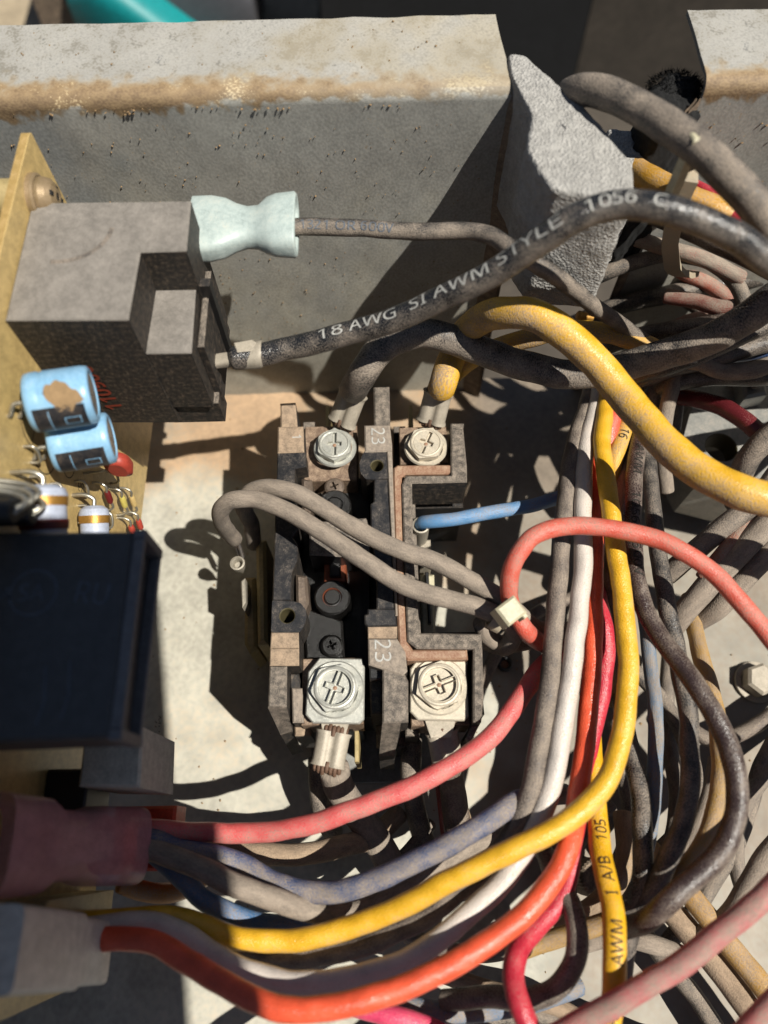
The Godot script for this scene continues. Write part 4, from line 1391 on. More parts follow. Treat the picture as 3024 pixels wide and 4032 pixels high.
	s.lathe(M.burnt, [Vector2(4.0, -7), Vector2(4.0, -0.4), Vector2(3.6, 0.0), Vector2(2.1, 0.0), Vector2(2.0, -0.5), Vector2(1.7, -0.5), Vector2(1.6, 0.1), Vector2(0, 0.15)], 40)
	part(s, "contact_button", c)
	s = Shape.new()
	s.xf = Transform3D(Basis(), Vector3(-12.1,39.0,-51.0))
	s.lathe(M.burnt, [Vector2(4.1, -7), Vector2(4.1, -0.4), Vector2(3.7, 0.0), Vector2(2.2, 0.0)], 40)
	s.lathe(M.copper_bare, [Vector2(2.2, 0.0), Vector2(2.0, -0.5)], 40)
	s.lathe(M.burnt, [Vector2(2.0, -0.5), Vector2(1.75, -0.4), Vector2(1.6, 0.15), Vector2(0, 0.2)], 40)
	part(s, "contact_button", c)
	s = Shape.new()
	s.prism(M.grey_mid, M.black, [Vector2(-17.21,-67.77), Vector2(-4.23,-68.61), Vector2(-3.20,-66.62), Vector2(-3.28,-60.38), Vector2(-10.06,-59.21), Vector2(-17.05,-59.82)], 28.0, 43.0, 0.4)
	part(s, "centre_block", c)
	s = Shape.new()
	s.prism(M.copper_bare, M.copper_bare, [Vector2(-14.23,-61.10), Vector2(-9.04,-60.98), Vector2(-9.04,-55.08), Vector2(-14.16,-55.20)], 30.0, 37.0, 0.3)
	s.prism(M.burnt, M.burnt, [Vector2(-12.84,-60.01), Vector2(-10.27,-59.95), Vector2(-10.26,-56.22), Vector2(-12.81,-56.28)], 30.0, 38.4, 0.3)
	part(s, "moving_contact", c)
	for q in [[Vector3(-17.9,42.0,-75.3), 0.0], [Vector3(-18.6,42.0,-51.2), 0.0]]:
		s = Shape.new()
		s.prism(M.spring, M.spring, [Vector2(q[0].x - 1.6, q[0].z - 4.6), Vector2(q[0].x + 0.9, q[0].z - 4.2), Vector2(q[0].x + 1.5, q[0].z + 2.0), Vector2(q[0].x + 0.6, q[0].z + 4.6), Vector2(q[0].x - 1.2, q[0].z + 4.4)], 30.0, 41.5, 0.6)
		part(s, "worn_spring_plate", c)
	small_screw(c, Vector3(-11.8,39.0,-78.8), 2.4, M.spring, "cross_head_screw")
	small_screw(c, Vector3(-12.2,37.5,-40.3), 2.5, M.burnt, "cross_head_screw")

	# coil flanges: tan bobbin seen left of the body, pale one right of it
	s = Shape.new()
	s.prism(M.bobbin, M.bobbin, [Vector2(-32.53,-70.74), Vector2(-29.95,-70.68), Vector2(-28.34,-44.00), Vector2(-30.76,-43.83)], 6.0, 26.0, 0.8)
	s.prism(M.bobbin, M.bobbin, [Vector2(-35.56,-62.27), Vector2(-32.90,-62.21), Vector2(-31.54,-44.00), Vector2(-33.24,-42.58), Vector2(-34.72,-45.21)], 6.0, 22.0, 0.8)
	part(s, "coil_bobbin", c)
	s = Shape.new()
	s.prism(M.nylon, M.nylon, [Vector2(8.80,-61.91), Vector2(12.30,-61.82), Vector2(11.89,-46.13), Vector2(8.39,-46.21)], 8.0, 22.0, 0.6)
	s.prism(M.black, M.black, [Vector2(9.89,-61.79), Vector2(10.81,-61.77), Vector2(10.89,-48.72), Vector2(10.22,-48.73)], 8.0, 24.0, 0.2)
	part(s, "coil_bobbin", c)
	s = Shape.new()
	s.prism(M.tin, M.tin, [Vector2(-34.81,-58.40), Vector2(-33.85,-59.20), Vector2(-33.30,-53.16), Vector2(-34.10,-51.81)], 10.0, 30.0, 0.3)
	part(s, "coil_tab", c)
	# upright spare tabs beside the upper terminals and under the lower ones
	for q in [[Vector3(-13.9,36.0,-100.1), 36.0], [Vector3(7.4,38.0,-98.6), 38.0], [Vector3(-7.0,34.0,-19.2), 34.0]]:
		s = Shape.new()
		var p0: Vector3 = q[0]
		s.prism(M.bobbin, M.bobbin, [Vector2(p0.x - 0.45, p0.z - 3.2), Vector2(p0.x + 0.45, p0.z - 3.2), Vector2(p0.x + 0.45, p0.z + 3.2), Vector2(p0.x - 0.45, p0.z + 3.2)], 18.0, q[1], 0.15)
		part(s, "spade_tab", c)
	for q in [Vector3(-18.9,36.0,-98.1), Vector3(4.1,36.0,-96.2)]:
		s = Shape.new()
		s.prism(M.black_mid, M.black_light, [Vector2(q.x - 1.2, q.z - 0.6), Vector2(q.x + 1.8, q.z - 0.6), Vector2(q.x + 1.8, q.z + 1.4), Vector2(q.x - 1.2, q.z + 1.4)], 14.0, 36.0, 0.2)
		part(s, "stop_lug", c)


# ---------------------------------------------------------------- all the wires
const BLACK := Color(0.14, 0.15, 0.165)
const GREY := Color(0.36, 0.335, 0.315)
const BROWN := Color(0.255, 0.20, 0.195)
const YELLOW := Color(0.93, 0.715, 0.17)
const ORANGE := Color(0.93, 0.37, 0.24)
const CORAL := Color(0.90, 0.37, 0.29)
const PINK := Color(0.92, 0.38, 0.38)
const CRIMSON := Color(0.78, 0.17, 0.25)
const BLUE := Color(0.40, 0.62, 0.82)
const NAVY := Color(0.13, 0.30, 0.52)
const WHITE := Color(0.86, 0.82, 0.78)
const MAROON := Color(0.42, 0.15, 0.17)

func build_wires() -> void:
	# --- from the relay
	var w := wire("thin dark grey wire leaving the pale blue spade terminal of the relay", BLACK, "mid", [Vector3(-18.7,88.0,-112.3), Vector3(-14.4,87.0,-113.4), Vector3(-5.1,87.0,-112.7), Vector3(4.1,87.0,-111.7), Vector3(11.4,88.0,-110.3), Vector3(17.6,89.0,-109.3), Vector3(21.8,90.0,-106.9), Vector3(25.7,91.0,-102.3), Vector3(30.3,89.0,-100.3), Vector3(34.8,86.0,-99.5), Vector3(40.3,80.0,-100.7), Vector3(52.2,66.0,-104.5), Vector3(62.3,57.0,-105.1), Vector3(69.9,50.0,-103.6), Vector3(73.3,42.0,-99.5), Vector3(73.5,36.0,-93.7)], 1.7, {"turn": -0.2, "prints": [[M.faint_ink, 3.0, 0.5, 1.7, "1321 OR 600V", false, 1.3]]})
	build_terminals(w)
	var p := [Vector3(-29.5,76.0,-89.8), Vector3(-26.7,76.0,-90.2), Vector3(-23.5,76.0,-90.7), Vector3(-16.9,77.0,-91.4), Vector3(-11.1,79.0,-91.3), Vector3(-3.7,82.0,-91.5), Vector3(3.5,86.0,-91.0), Vector3(11.9,92.0,-90.5), Vector3(19.6,98.0,-90.6), Vector3(25.8,104.0,-91.0), Vector3(31.8,109.0,-91.6), Vector3(38.0,111.0,-91.9), Vector3(44.0,112.0,-90.2), Vector3(51.3,111.0,-88.1), Vector3(57.6,109.0,-86.2), Vector3(66.3,105.0,-83.9), Vector3(115.0,98.3,-80.8)]
	w = wire("thick grey-black wire printed with white letters, arching over the foam block", BLACK, "light", p, 2.35, {"turn": -0.29, "rough": 0.33, "sides": 26, "step": 0.5, "prints": [[M.white_ink, 18.5, 0.15, 1.95, "18 AWG  SI AWM STYLE", false, 1.86], [M.white_ink, 73.6, 0.3, 1.9, "1056  C", false, 1.4]]})
	var s := Shape.new()
	s.loft(M.tin_dusty, [[Vector3(-37.9,75.0,-90.5), Vector3(0, 0, 2.0), Vector3(0, 0.5, 0), 0.5], [Vector3(-35.8,75.0,-90.2), Vector3(0, 0, 1.9), Vector3(0, 0.7, 0), 0.5], [Vector3(-33.2,75.0,-89.9), Vector3(0, 0, 1.5), Vector3(0, 1.1, 0), 0.7], [Vector3(-30.1,75.5,-89.9), Vector3(0, 0, 1.5), Vector3(0, 1.3, 0), 0.7], [Vector3(-28.7,75.5,-90.1), Vector3(0, 0, 2.3), Vector3(0, 2.0, 0), 0.8], [Vector3(-24.4,76.0,-90.5), Vector3(0, 0, 2.75), Vector3(0, 2.6, 0), 0.9], [Vector3(-23.7,76.0,-90.8), Vector3(0, 0, 2.6), Vector3(0, 2.5, 0), 0.9]], 30)
	s.prism(M.tin_dusty, M.tin_dusty, [Vector2(-29.25,-91.91), Vector2(-25.58,-92.60), Vector2(-24.13,-91.43), Vector2(-24.25,-89.98), Vector2(-28.44,-89.32)], 76.0, 78.4, 0.2)
	part(s, "crimp_terminal", w, "dusty open crimp terminal")

	# --- the two heavy wires on the upper terminals
	w = wire("thick black wire from the upper terminal by the 1 mark, bowing under the yellow wire", BLACK, "mid", [Vector3(-6.5,52.0,-97.5), Vector3(-5.9,55.0,-96.7), Vector3(-5.0,58.0,-96.2), Vector3(-3.3,62.0,-96.5), Vector3(-0.7,64.0,-99.1), Vector3(3.5,65.0,-101.5), Vector3(9.2,65.0,-103.1), Vector3(16.4,64.0,-102.0), Vector3(24.7,62.0,-99.5), Vector3(32.8,61.0,-96.6), Vector3(40.8,61.0,-94.4), Vector3(47.7,62.0,-93.9), Vector3(54.3,64.0,-94.2), Vector3(61.5,67.0,-94.8), Vector3(69.6,72.0,-95.4), Vector3(74.9,76.0,-96.5), Vector3(82.3,80.0,-100.1), Vector3(127.0,87.2,-105.4)], 3.3, {"turn": -0.22, "rough": 0.4, "sides": 26, "step": 0.6})
	lug(w, Vector3(-9.8,42.5,-94.4), Vector3(-6.7,49.0,-98.7), 3.5, [Vector2(-12.85,-85.95), Vector2(-12.57,-92.38), Vector2(-11.44,-94.98), Vector2(-8.36,-94.50), Vector2(-8.36,-90.32), Vector2(-9.15,-85.85)], 40.6, 41.3)
	w = wire("thickest yellow wire, crossing above all the other wires towards the metal casting", YELLOW, "mid", [Vector3(14.1,52.0,-97.2), Vector3(14.4,54.0,-97.4), Vector3(15.2,55.0,-99.9), Vector3(16.9,56.0,-104.0), Vector3(18.7,61.0,-105.2), Vector3(21.4,70.0,-102.4), Vector3(25.1,77.0,-98.7), Vector3(29.6,80.0,-95.9), Vector3(35.0,79.0,-93.2), Vector3(41.6,76.0,-88.8), Vector3(47.2,73.0,-83.3), Vector3(51.5,73.0,-75.3), Vector3(55.3,74.0,-67.7), Vector3(60.7,75.0,-61.3), Vector3(65.5,76.0,-57.7), Vector3(73.4,76.0,-54.9), Vector3(125.1,76.0,-36.3)], 3.25, {"turn": -0.3, "dust": "dust_tan", "sides": 26, "step": 0.6})
	lug(w, Vector3(11.9,43.0,-93.7), Vector3(13.6,49.0,-98.1), 3.4, [Vector2(8.71,-84.96), Vector2(9.30,-91.34), Vector2(10.77,-93.92), Vector2(13.70,-93.45), Vector2(12.82,-84.86)], 41.0, 41.9)
	wire("second yellow wire, half hidden behind the thickest yellow one near the brass speck", YELLOW, "mid", [Vector3(15.5,42.0,-102.4), Vector3(15.8,50.0,-100.3), Vector3(18.6,49.0,-104.6), Vector3(22.7,51.0,-106.8), Vector3(28.5,54.0,-107.6), Vector3(34.3,58.0,-106.4), Vector3(40.4,60.0,-106.7), Vector3(46.5,61.0,-106.1), Vector3(53.6,61.0,-104.6), Vector3(62.2,57.0,-104.4), Vector3(68.8,53.0,-103.2), Vector3(72.9,49.0,-99.9)], 2.3, {"turn": -0.2, "dust": "dust_tan"})
	wire("dark dusty thick wire from the frayed tip, running in front of the short steel panel", BLACK, "mid", [Vector3(38.3,97.0,-136.0), Vector3(37.8,103.0,-129.4), Vector3(39.7,106.0,-126.1), Vector3(43.2,108.0,-121.4), Vector3(47.7,109.0,-115.5), Vector3(51.8,110.0,-108.7), Vector3(56.1,110.0,-102.8), Vector3(60.7,108.0,-98.6), Vector3(65.1,105.0,-95.0), Vector3(70.9,98.0,-92.2), Vector3(104.5,85.9,-88.2)], 2.85, {"sides": 24, "turn": -0.12, "taper": 7.0})
	wire("thin dark wire passing behind the foam block towards the zip tie strap", BLACK, "mid", [Vector3(26.5,44.0,-125.4), Vector3(30.9,46.0,-124.3), Vector3(35.3,48.0,-123.7), Vector3(40.6,51.0,-123.4), Vector3(50.6,54.0,-125.8), Vector3(57.7,58.0,-126.4), Vector3(65.2,60.0,-128.1), Vector3(72.1,60.0,-128.9), Vector3(80.3,60.0,-125.3), Vector3(86.2,58.0,-120.1), Vector3(87.5,56.0,-112.1), Vector3(86.1,54.0,-104.3)], 1.85, {})

	# --- clutter at the upper right, mostly in shade, partly painted into the wire colours
	wire("dusty yellow wire strapped by the grey tie, lit where it meets the black one", Color(0.82, 0.60, 0.12), "light", [Vector3(52.9,66.0,-162.8), Vector3(52.6,78.0,-143.6), Vector3(53.4,84.0,-132.6), Vector3(56.4,88.0,-122.6), Vector3(61.8,90.0,-115.0), Vector3(67.5,90.0,-111.2), Vector3(75.2,88.0,-109.6), Vector3(82.5,86.0,-105.3), Vector3(128.7,82.2,-98.6)], 2.6, {"dust": "dust_tan"})
	wire("dark brown wire below the strapped yellow wire", BROWN, "mid", [Vector3(57.8,66.0,-142.4), Vector3(62.8,70.0,-132.9), Vector3(70.1,74.0,-122.3), Vector3(77.7,76.0,-114.3), Vector3(87.9,76.0,-107.0), Vector3(132.6,76.0,-99.0)], 2.4, {})
	wire("short salmon wire end peeping out beneath the printed black wire", Color(0.72, 0.32, 0.25), "heavy", [Vector3(55.4,62.0,-133.9), Vector3(60.0,64.0,-130.8), Vector3(66.1,64.0,-128.0), Vector3(76.2,64.0,-123.5), Vector3(86.1,60.0,-121.2)], 1.8, {})
	wire("pink wire lying over the strapped yellow wire at the photo edge", CRIMSON, "clean", [Vector3(65.1,84.0,-126.1), Vector3(67.6,88.0,-117.2), Vector3(70.0,91.0,-107.9), Vector3(72.8,92.0,-102.8), Vector3(76.8,92.0,-97.6), Vector3(110.2,92.0,-86.7)], 1.7, {})
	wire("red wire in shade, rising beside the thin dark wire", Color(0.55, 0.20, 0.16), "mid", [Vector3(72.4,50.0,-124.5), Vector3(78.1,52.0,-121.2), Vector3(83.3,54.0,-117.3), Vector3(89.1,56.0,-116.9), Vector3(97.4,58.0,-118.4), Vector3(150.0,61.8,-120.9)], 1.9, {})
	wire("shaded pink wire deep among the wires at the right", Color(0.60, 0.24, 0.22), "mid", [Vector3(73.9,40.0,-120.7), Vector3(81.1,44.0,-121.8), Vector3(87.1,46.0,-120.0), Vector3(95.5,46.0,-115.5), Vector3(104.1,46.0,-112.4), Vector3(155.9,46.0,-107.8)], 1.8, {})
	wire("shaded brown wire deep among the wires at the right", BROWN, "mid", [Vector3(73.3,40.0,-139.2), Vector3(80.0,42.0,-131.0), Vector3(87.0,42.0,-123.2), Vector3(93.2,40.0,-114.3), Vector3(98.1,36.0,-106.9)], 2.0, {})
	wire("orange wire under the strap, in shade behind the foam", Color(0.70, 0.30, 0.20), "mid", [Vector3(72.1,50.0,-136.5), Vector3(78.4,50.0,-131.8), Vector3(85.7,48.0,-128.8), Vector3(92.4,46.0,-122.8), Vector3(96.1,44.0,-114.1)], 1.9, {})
	wire("dusty black wire under the thick black bow", BLACK, "heavy", [Vector3(61.1,52.0,-101.1), Vector3(66.2,56.0,-100.7), Vector3(71.6,58.0,-99.2), Vector3(78.5,56.0,-97.8), Vector3(84.9,56.0,-97.7), Vector3(93.9,56.0,-100.0), Vector3(147.2,56.0,-103.4)], 2.0, {})
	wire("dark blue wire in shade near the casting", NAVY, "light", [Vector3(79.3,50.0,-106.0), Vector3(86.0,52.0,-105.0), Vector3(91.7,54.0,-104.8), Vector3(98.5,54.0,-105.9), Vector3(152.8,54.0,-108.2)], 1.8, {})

	# --- harness from the right under the black bow, added to shade the plate
	var hg := "added dark harness wires shading the plate under the thick black bow"
	for q in [[BLACK, "added dark harness wire directly under the thick black bow", [Vector3(54.5,44.0,-102.0), Vector3(56.9,52.0,-98.9), Vector3(64.2,60.0,-96.7), Vector3(73.3,64.0,-98.3), Vector3(83.5,66.0,-102.3), Vector3(95.4,66.0,-109.0), Vector3(143.3,66.0,-115.8)], 2.2], [GREY, "added grey harness wire below the thick black bow, topmost in the shade", [Vector3(59.1,40.0,-102.5), Vector3(62.6,50.0,-99.8), Vector3(69.7,55.0,-100.1), Vector3(78.2,58.0,-100.3), Vector3(89.6,58.0,-103.8), Vector3(98.9,58.0,-106.8), Vector3(151.2,58.0,-111.1)], 2.2], [BROWN, "added brown harness wire in the shade beside the brass pin", [Vector3(57.6,36.0,-118.2), Vector3(63.6,44.0,-116.5), Vector3(70.6,50.0,-113.8), Vector3(81.2,52.0,-114.0), Vector3(93.5,52.0,-118.6), Vector3(107.9,50.0,-126.4), Vector3(155.9,48.0,-132.9)], 2.2], [BLACK, "added black harness wire crossing deep behind the thin dark wire", [Vector3(53.2,34.0,-129.0), Vector3(62.4,42.0,-128.5), Vector3(72.0,46.0,-127.9), Vector3(84.5,46.0,-130.6), Vector3(99.5,46.0,-133.2), Vector3(113.4,44.0,-136.1), Vector3(166.7,41.7,-138.9)], 2.4], [BLACK, "added black harness wire lowest against the back, under the zip strap", [Vector3(73.7,30.0,-155.0), Vector3(80.3,36.0,-142.6), Vector3(90.7,38.0,-134.1), Vector3(101.5,38.0,-126.0), Vector3(113.7,36.0,-121.1), Vector3(164.2,33.5,-116.1)], 2.4], [GREY, "added dusty grey harness wire between the bow and the maroon wire", [Vector3(66.2,42.0,-99.7), Vector3(68.9,50.0,-98.3), Vector3(77.0,52.0,-98.7), Vector3(86.8,52.0,-98.4), Vector3(101.3,50.0,-100.1), Vector3(155.4,47.8,-101.6)], 2.1]]:
		wire(q[1], q[0].darkened(0.25), "light", q[2], q[3], {"group": hg, "rough": 0.45})  # colours darkened to paint in the shade under the bow
	# grey tie strap round the yellow wire
	var z := thing("cable_tie", "grey strap tie round the shaded yellow wire with a pale upright tail", "cable tie", Vector3(69.7,70.0,-129.1))
	s = Shape.new()
	var strap := [Vector3(53.8,112.0,-105.9), Vector3(56.8,104.0,-111.0), Vector3(59.6,96.0,-115.8), Vector3(58.8,92.6,-112.5), Vector3(61.0,84.0,-115.2), Vector3(63.2,76.0,-116.6), Vector3(66.5,68.0,-118.0), Vector3(71.6,62.0,-121.0), Vector3(75.9,58.0,-124.7)]
	ribbon(s, M.nylon_dusty, strap, 1.7, 0.6)
	part(s, "strap", z)
	s = Shape.new()
	s.prism(M.nylon, M.nylon, [Vector2(51.74,-106.03), Vector2(54.22,-106.28), Vector2(53.68,-104.25), Vector2(52.11,-103.98)], 100.0, 113.0, 0.3)
	part(s, "tail", z)
	s = Shape.new()
	s.prism(M.nylon_dusty, M.nylon_dusty, [Vector2(58.20,-116.83), Vector2(60.87,-116.14), Vector2(59.91,-111.17), Vector2(55.95,-112.12)], 90.0, 98.0, 0.4)
	part(s, "head", z)
	# brass speck
	var bp := thing("brass_pin", "small brass pin glinting behind the two yellow wires", "pin", Vector3(51.8,50.0,-118.7))
	s = Shape.new()
	s.xf = Transform3D(Basis(Vector3(0, 0, 1), 1.3), Vector3(50.9,50.0,-118.7))
	s.lathe(M.gold, [Vector2(1.3, -2), Vector2(1.3, 1.6), Vector2(0.9, 2.0), Vector2(0, 2.1)], 20)
	part(s, "pin", bp)

	# --- the vertical bundle
	var g := "wires of the bundle running down beside the contactor"
	wire("grey-brown wire at the contactor side of the bundle, ending in the white housing", Color(0.30, 0.265, 0.255), "mid", [Vector3(54.5,40.0,-107.5), Vector3(48.6,46.0,-93.6), Vector3(44.1,49.0,-83.2), Vector3(40.4,51.0,-70.5), Vector3(37.9,52.0,-60.2), Vector3(36.0,52.0,-49.8), Vector3(33.7,52.0,-37.0), Vector3(31.2,52.0,-26.0), Vector3(28.9,51.0,-16.6), Vector3(26.3,50.0,-7.6), Vector3(22.5,48.0,-0.9), Vector3(17.4,47.0,4.1), Vector3(9.5,45.0,10.2), Vector3(-0.0,43.0,15.0), Vector3(-9.5,42.0,17.9), Vector3(-19.8,41.0,19.1), Vector3(-28.6,40.0,17.9), Vector3(-36.4,41.0,14.7), Vector3(-43.0,43.0,12.5), Vector3(-59.1,46.0,11.9)], 1.95, {"group": g, "turn": 0.1, "prints": []})
	wire("white wire of the bundle with faint violet smudges", WHITE, "light", [Vector3(55.6,42.0,-106.1), Vector3(51.0,47.0,-94.2), Vector3(46.6,50.0,-82.6), Vector3(43.9,52.0,-69.9), Vector3(42.2,53.0,-59.7), Vector3(41.2,53.0,-52.4), Vector3(39.0,53.0,-41.4), Vector3(36.4,53.0,-31.1), Vector3(33.7,52.0,-20.7), Vector3(30.8,51.0,-10.7), Vector3(27.5,50.0,-3.1), Vector3(23.0,50.0,3.4), Vector3(16.7,50.0,9.6), Vector3(8.1,50.0,15.6), Vector3(-0.1,50.0,19.3), Vector3(-9.0,49.0,21.3), Vector3(-17.1,49.0,21.8), Vector3(-25.3,48.0,20.4), Vector3(-32.2,47.0,17.6), Vector3(-38.3,47.0,14.3), Vector3(-44.9,48.0,12.2), Vector3(-57.3,50.0,12.9)], 1.95, {"group": g, "turn": 0.25, "dust": "dust_tan"})
	wire("bright orange wire of the bundle, lowest of the wires entering the white housing", ORANGE, "clean", [Vector3(58.2,40.0,-106.0), Vector3(52.8,44.0,-90.9), Vector3(49.8,46.0,-79.8), Vector3(47.3,48.0,-67.2), Vector3(45.7,48.0,-56.2), Vector3(43.9,48.0,-45.8), Vector3(41.3,48.0,-31.2), Vector3(38.7,48.0,-19.4), Vector3(35.9,50.0,-9.8), Vector3(33.6,52.0,-3.4), Vector3(30.9,54.0,2.7), Vector3(25.8,55.0,8.8), Vector3(17.9,56.0,14.5), Vector3(8.2,57.0,19.2), Vector3(-1.0,57.0,22.3), Vector3(-11.5,57.0,24.0), Vector3(-20.7,56.0,23.8), Vector3(-27.9,55.0,21.1), Vector3(-34.6,54.0,17.8), Vector3(-42.3,53.0,14.6), Vector3(-56.3,52.0,14.1)], 1.95, {"group": g, "turn": 0.3, "rough": 0.45})
	wire("crimson wire looping down under the orange wire to the photo's bottom", CRIMSON, "clean", [Vector3(46.6,42.0,-50.8), Vector3(46.1,45.0,-43.6), Vector3(45.7,45.0,-36.6), Vector3(44.6,43.0,-29.3), Vector3(42.0,42.0,-21.0), Vector3(38.2,42.0,-9.5), Vector3(35.2,44.0,-1.1), Vector3(33.4,43.0,5.3), Vector3(31.0,42.0,10.4), Vector3(26.5,43.0,14.4), Vector3(22.4,46.0,18.1), Vector3(20.8,48.0,21.7), Vector3(21.1,50.0,25.5), Vector3(22.9,50.0,30.1), Vector3(42.2,50.0,81.6)], 1.95, {"group": g})
	wire("bright yellow wire of the bundle that swings across into the white housing", YELLOW, "light", [Vector3(56.2,46.0,-102.0), Vector3(51.6,50.0,-89.8), Vector3(49.6,52.0,-82.6), Vector3(48.6,54.0,-73.3), Vector3(48.3,55.0,-65.1), Vector3(48.2,55.0,-57.6), Vector3(48.1,55.0,-48.5), Vector3(47.6,55.0,-38.8), Vector3(46.6,55.0,-30.5), Vector3(44.3,55.0,-20.0), Vector3(40.9,55.0,-11.8), Vector3(35.9,55.0,-5.9), Vector3(29.4,55.0,-1.8), Vector3(20.9,54.0,1.8), Vector3(12.6,52.0,5.4), Vector3(4.3,49.0,9.2), Vector3(-4.2,46.0,12.5), Vector3(-12.7,44.0,14.9), Vector3(-21.3,43.0,16.1), Vector3(-28.1,43.0,15.6), Vector3(-35.1,43.0,13.4), Vector3(-41.0,44.0,11.9), Vector3(-47.3,46.0,11.6), Vector3(-57.9,49.0,11.9)], 2.0, {"group": g, "turn": 0.3, "dust": "dust_tan"})
	p = [Vector3(23.8,46.2,82.6), Vector3(35.4,50.0,30.3), Vector3(37.2,52.0,22.1), Vector3(38.1,52.0,15.3), Vector3(38.8,50.0,9.0), Vector3(39.2,47.0,3.0), Vector3(40.0,44.0,-2.6), Vector3(40.8,42.0,-9.4), Vector3(42.0,40.0,-18.5), Vector3(44.1,38.0,-28.3), Vector3(46.5,36.0,-38.7)]
	wire("yellow wire printed with large black capitals, hanging straight to the bottom", Color(0.92, 0.70, 0.10), "clean", p, 2.0, {"group": g, "dust": "dust_tan", "sides": 24, "step": 0.5, "prints": [[M.ink, 54.6, 0.0, 1.9, "8A", false, 1.0], [M.ink, 65.0, 0.0, 1.9, "AWM     I  A/B    105", false, 1.05]]})
	wire("short yellow wire marked 16 tucked behind the bright yellow one", YELLOW, "light", [Vector3(60.4,44.0,-94.6), Vector3(56.8,46.0,-87.0), Vector3(54.1,46.0,-80.9), Vector3(53.1,42.0,-75.7), Vector3(53.0,36.0,-70.0)], 1.95, {"group": g, "prints": [[M.ink, 8.0, 0.0, 2.0, "16"]]})
	wire("coral wire just showing between the yellow wires under the thick yellow one", CORAL, "clean", [Vector3(58.6,46.0,-98.6), Vector3(55.1,47.0,-91.6), Vector3(53.3,46.0,-85.9), Vector3(52.7,42.0,-80.6), Vector3(52.8,36.0,-74.9)], 1.9, {"group": g})
	p = [Vector3(66.0,42.0,-97.0), Vector3(62.1,45.0,-88.8), Vector3(58.4,48.0,-79.7), Vector3(55.2,50.0,-68.3), Vector3(53.0,51.0,-57.0), Vector3(52.4,52.0,-48.4), Vector3(53.2,53.0,-40.6), Vector3(55.5,55.0,-33.5), Vector3(57.9,57.0,-27.1), Vector3(60.3,58.0,-21.3), Vector3(61.8,58.0,-15.5), Vector3(62.0,58.0,-9.5), Vector3(61.4,57.0,-4.5), Vector3(58.7,56.0,1.1), Vector3(53.7,55.0,6.1), Vector3(47.9,54.0,10.4), Vector3(44.6,50.0,13.3), Vector3(42.4,44.0,15.0)]
	wire("purple-brown wire with black print that curves round the outside of the bundle", BROWN, "light", p, 1.95, {"group": g, "rough": 0.4, "turn": 0.2, "sides": 24, "step": 0.5, "prints": [[M.ink, 17.0, -0.1, 1.8, "AWM     1056C  600V", false, 1.5]]})
	wire("black wire of the bundle just right of the printed brown one", BLACK, "light", [Vector3(67.4,40.0,-99.5), Vector3(63.9,42.0,-89.2), Vector3(62.4,44.0,-79.3), Vector3(60.8,46.0,-67.7), Vector3(59.7,47.0,-56.2), Vector3(59.0,48.0,-45.4), Vector3(59.6,48.0,-36.5), Vector3(59.6,48.0,-27.0), Vector3(59.0,48.0,-18.1), Vector3(57.6,48.0,-10.4), Vector3(54.8,47.0,-2.2), Vector3(51.0,45.0,4.8), Vector3(47.9,42.0,10.0), Vector3(43.4,38.0,14.1)], 1.9, {"group": g})
	wire("dusty pale blue wire hanging behind the printed brown wire", Color(0.35, 0.52, 0.66), "mid", [Vector3(61.2,28.0,-52.7), Vector3(59.0,34.0,-42.1), Vector3(58.5,35.0,-35.6), Vector3(57.6,36.0,-26.4), Vector3(55.7,37.0,-16.7), Vector3(53.6,38.0,-9.4), Vector3(51.7,38.0,-2.5), Vector3(50.4,36.0,3.4), Vector3(49.3,32.0,10.2)], 1.6, {"group": g})
	wire("black wire hanging between the bright yellow and pale blue wires", BLACK, "light", [Vector3(52.5,30.0,-47.8), Vector3(50.9,34.0,-33.9), Vector3(50.5,36.0,-25.5), Vector3(50.0,38.0,-16.7), Vector3(49.9,40.0,-9.4), Vector3(48.9,42.0,-1.6), Vector3(47.7,42.0,5.7), Vector3(45.8,40.0,12.8), Vector3(43.9,36.0,20.0), Vector3(43.1,32.0,27.4)], 1.95, {"group": g, "rough": 0.4})
	wire("olive brown wire tucked against the bright yellow wire", Color(0.33, 0.26, 0.12), "light", [Vector3(56.4,40.0,-72.9), Vector3(51.8,42.0,-60.5), Vector3(49.2,42.0,-49.6), Vector3(48.8,40.0,-41.8), Vector3(49.0,38.0,-34.1), Vector3(50.2,33.0,-27.0)], 1.9, {"group": g})
	wire("pale grey wire behind the short yellow one", GREY, "heavy", [Vector3(66.1,40.0,-100.9), Vector3(60.7,43.0,-90.0), Vector3(57.4,44.0,-80.7), Vector3(55.1,44.0,-71.1), Vector3(54.0,42.0,-62.8), Vector3(53.7,36.0,-53.7)], 1.8, {"group": g})
	wire("dark grey wire rising into the bundle below the black bow", BLACK, "mid", [Vector3(69.5,44.0,-106.4), Vector3(66.1,46.0,-98.4), Vector3(64.5,44.0,-93.1), Vector3(63.5,40.0,-87.7), Vector3(63.3,34.0,-80.6)], 1.9, {"group": g})
	wire("dusty black wire beside the casting under the thick yellow wire", BLACK, "heavy", [Vector3(70.2,52.0,-100.2), Vector3(68.3,50.0,-95.7), Vector3(67.4,46.0,-90.6), Vector3(67.1,42.0,-84.0), Vector3(68.8,36.0,-77.0)], 1.8, {"group": g})
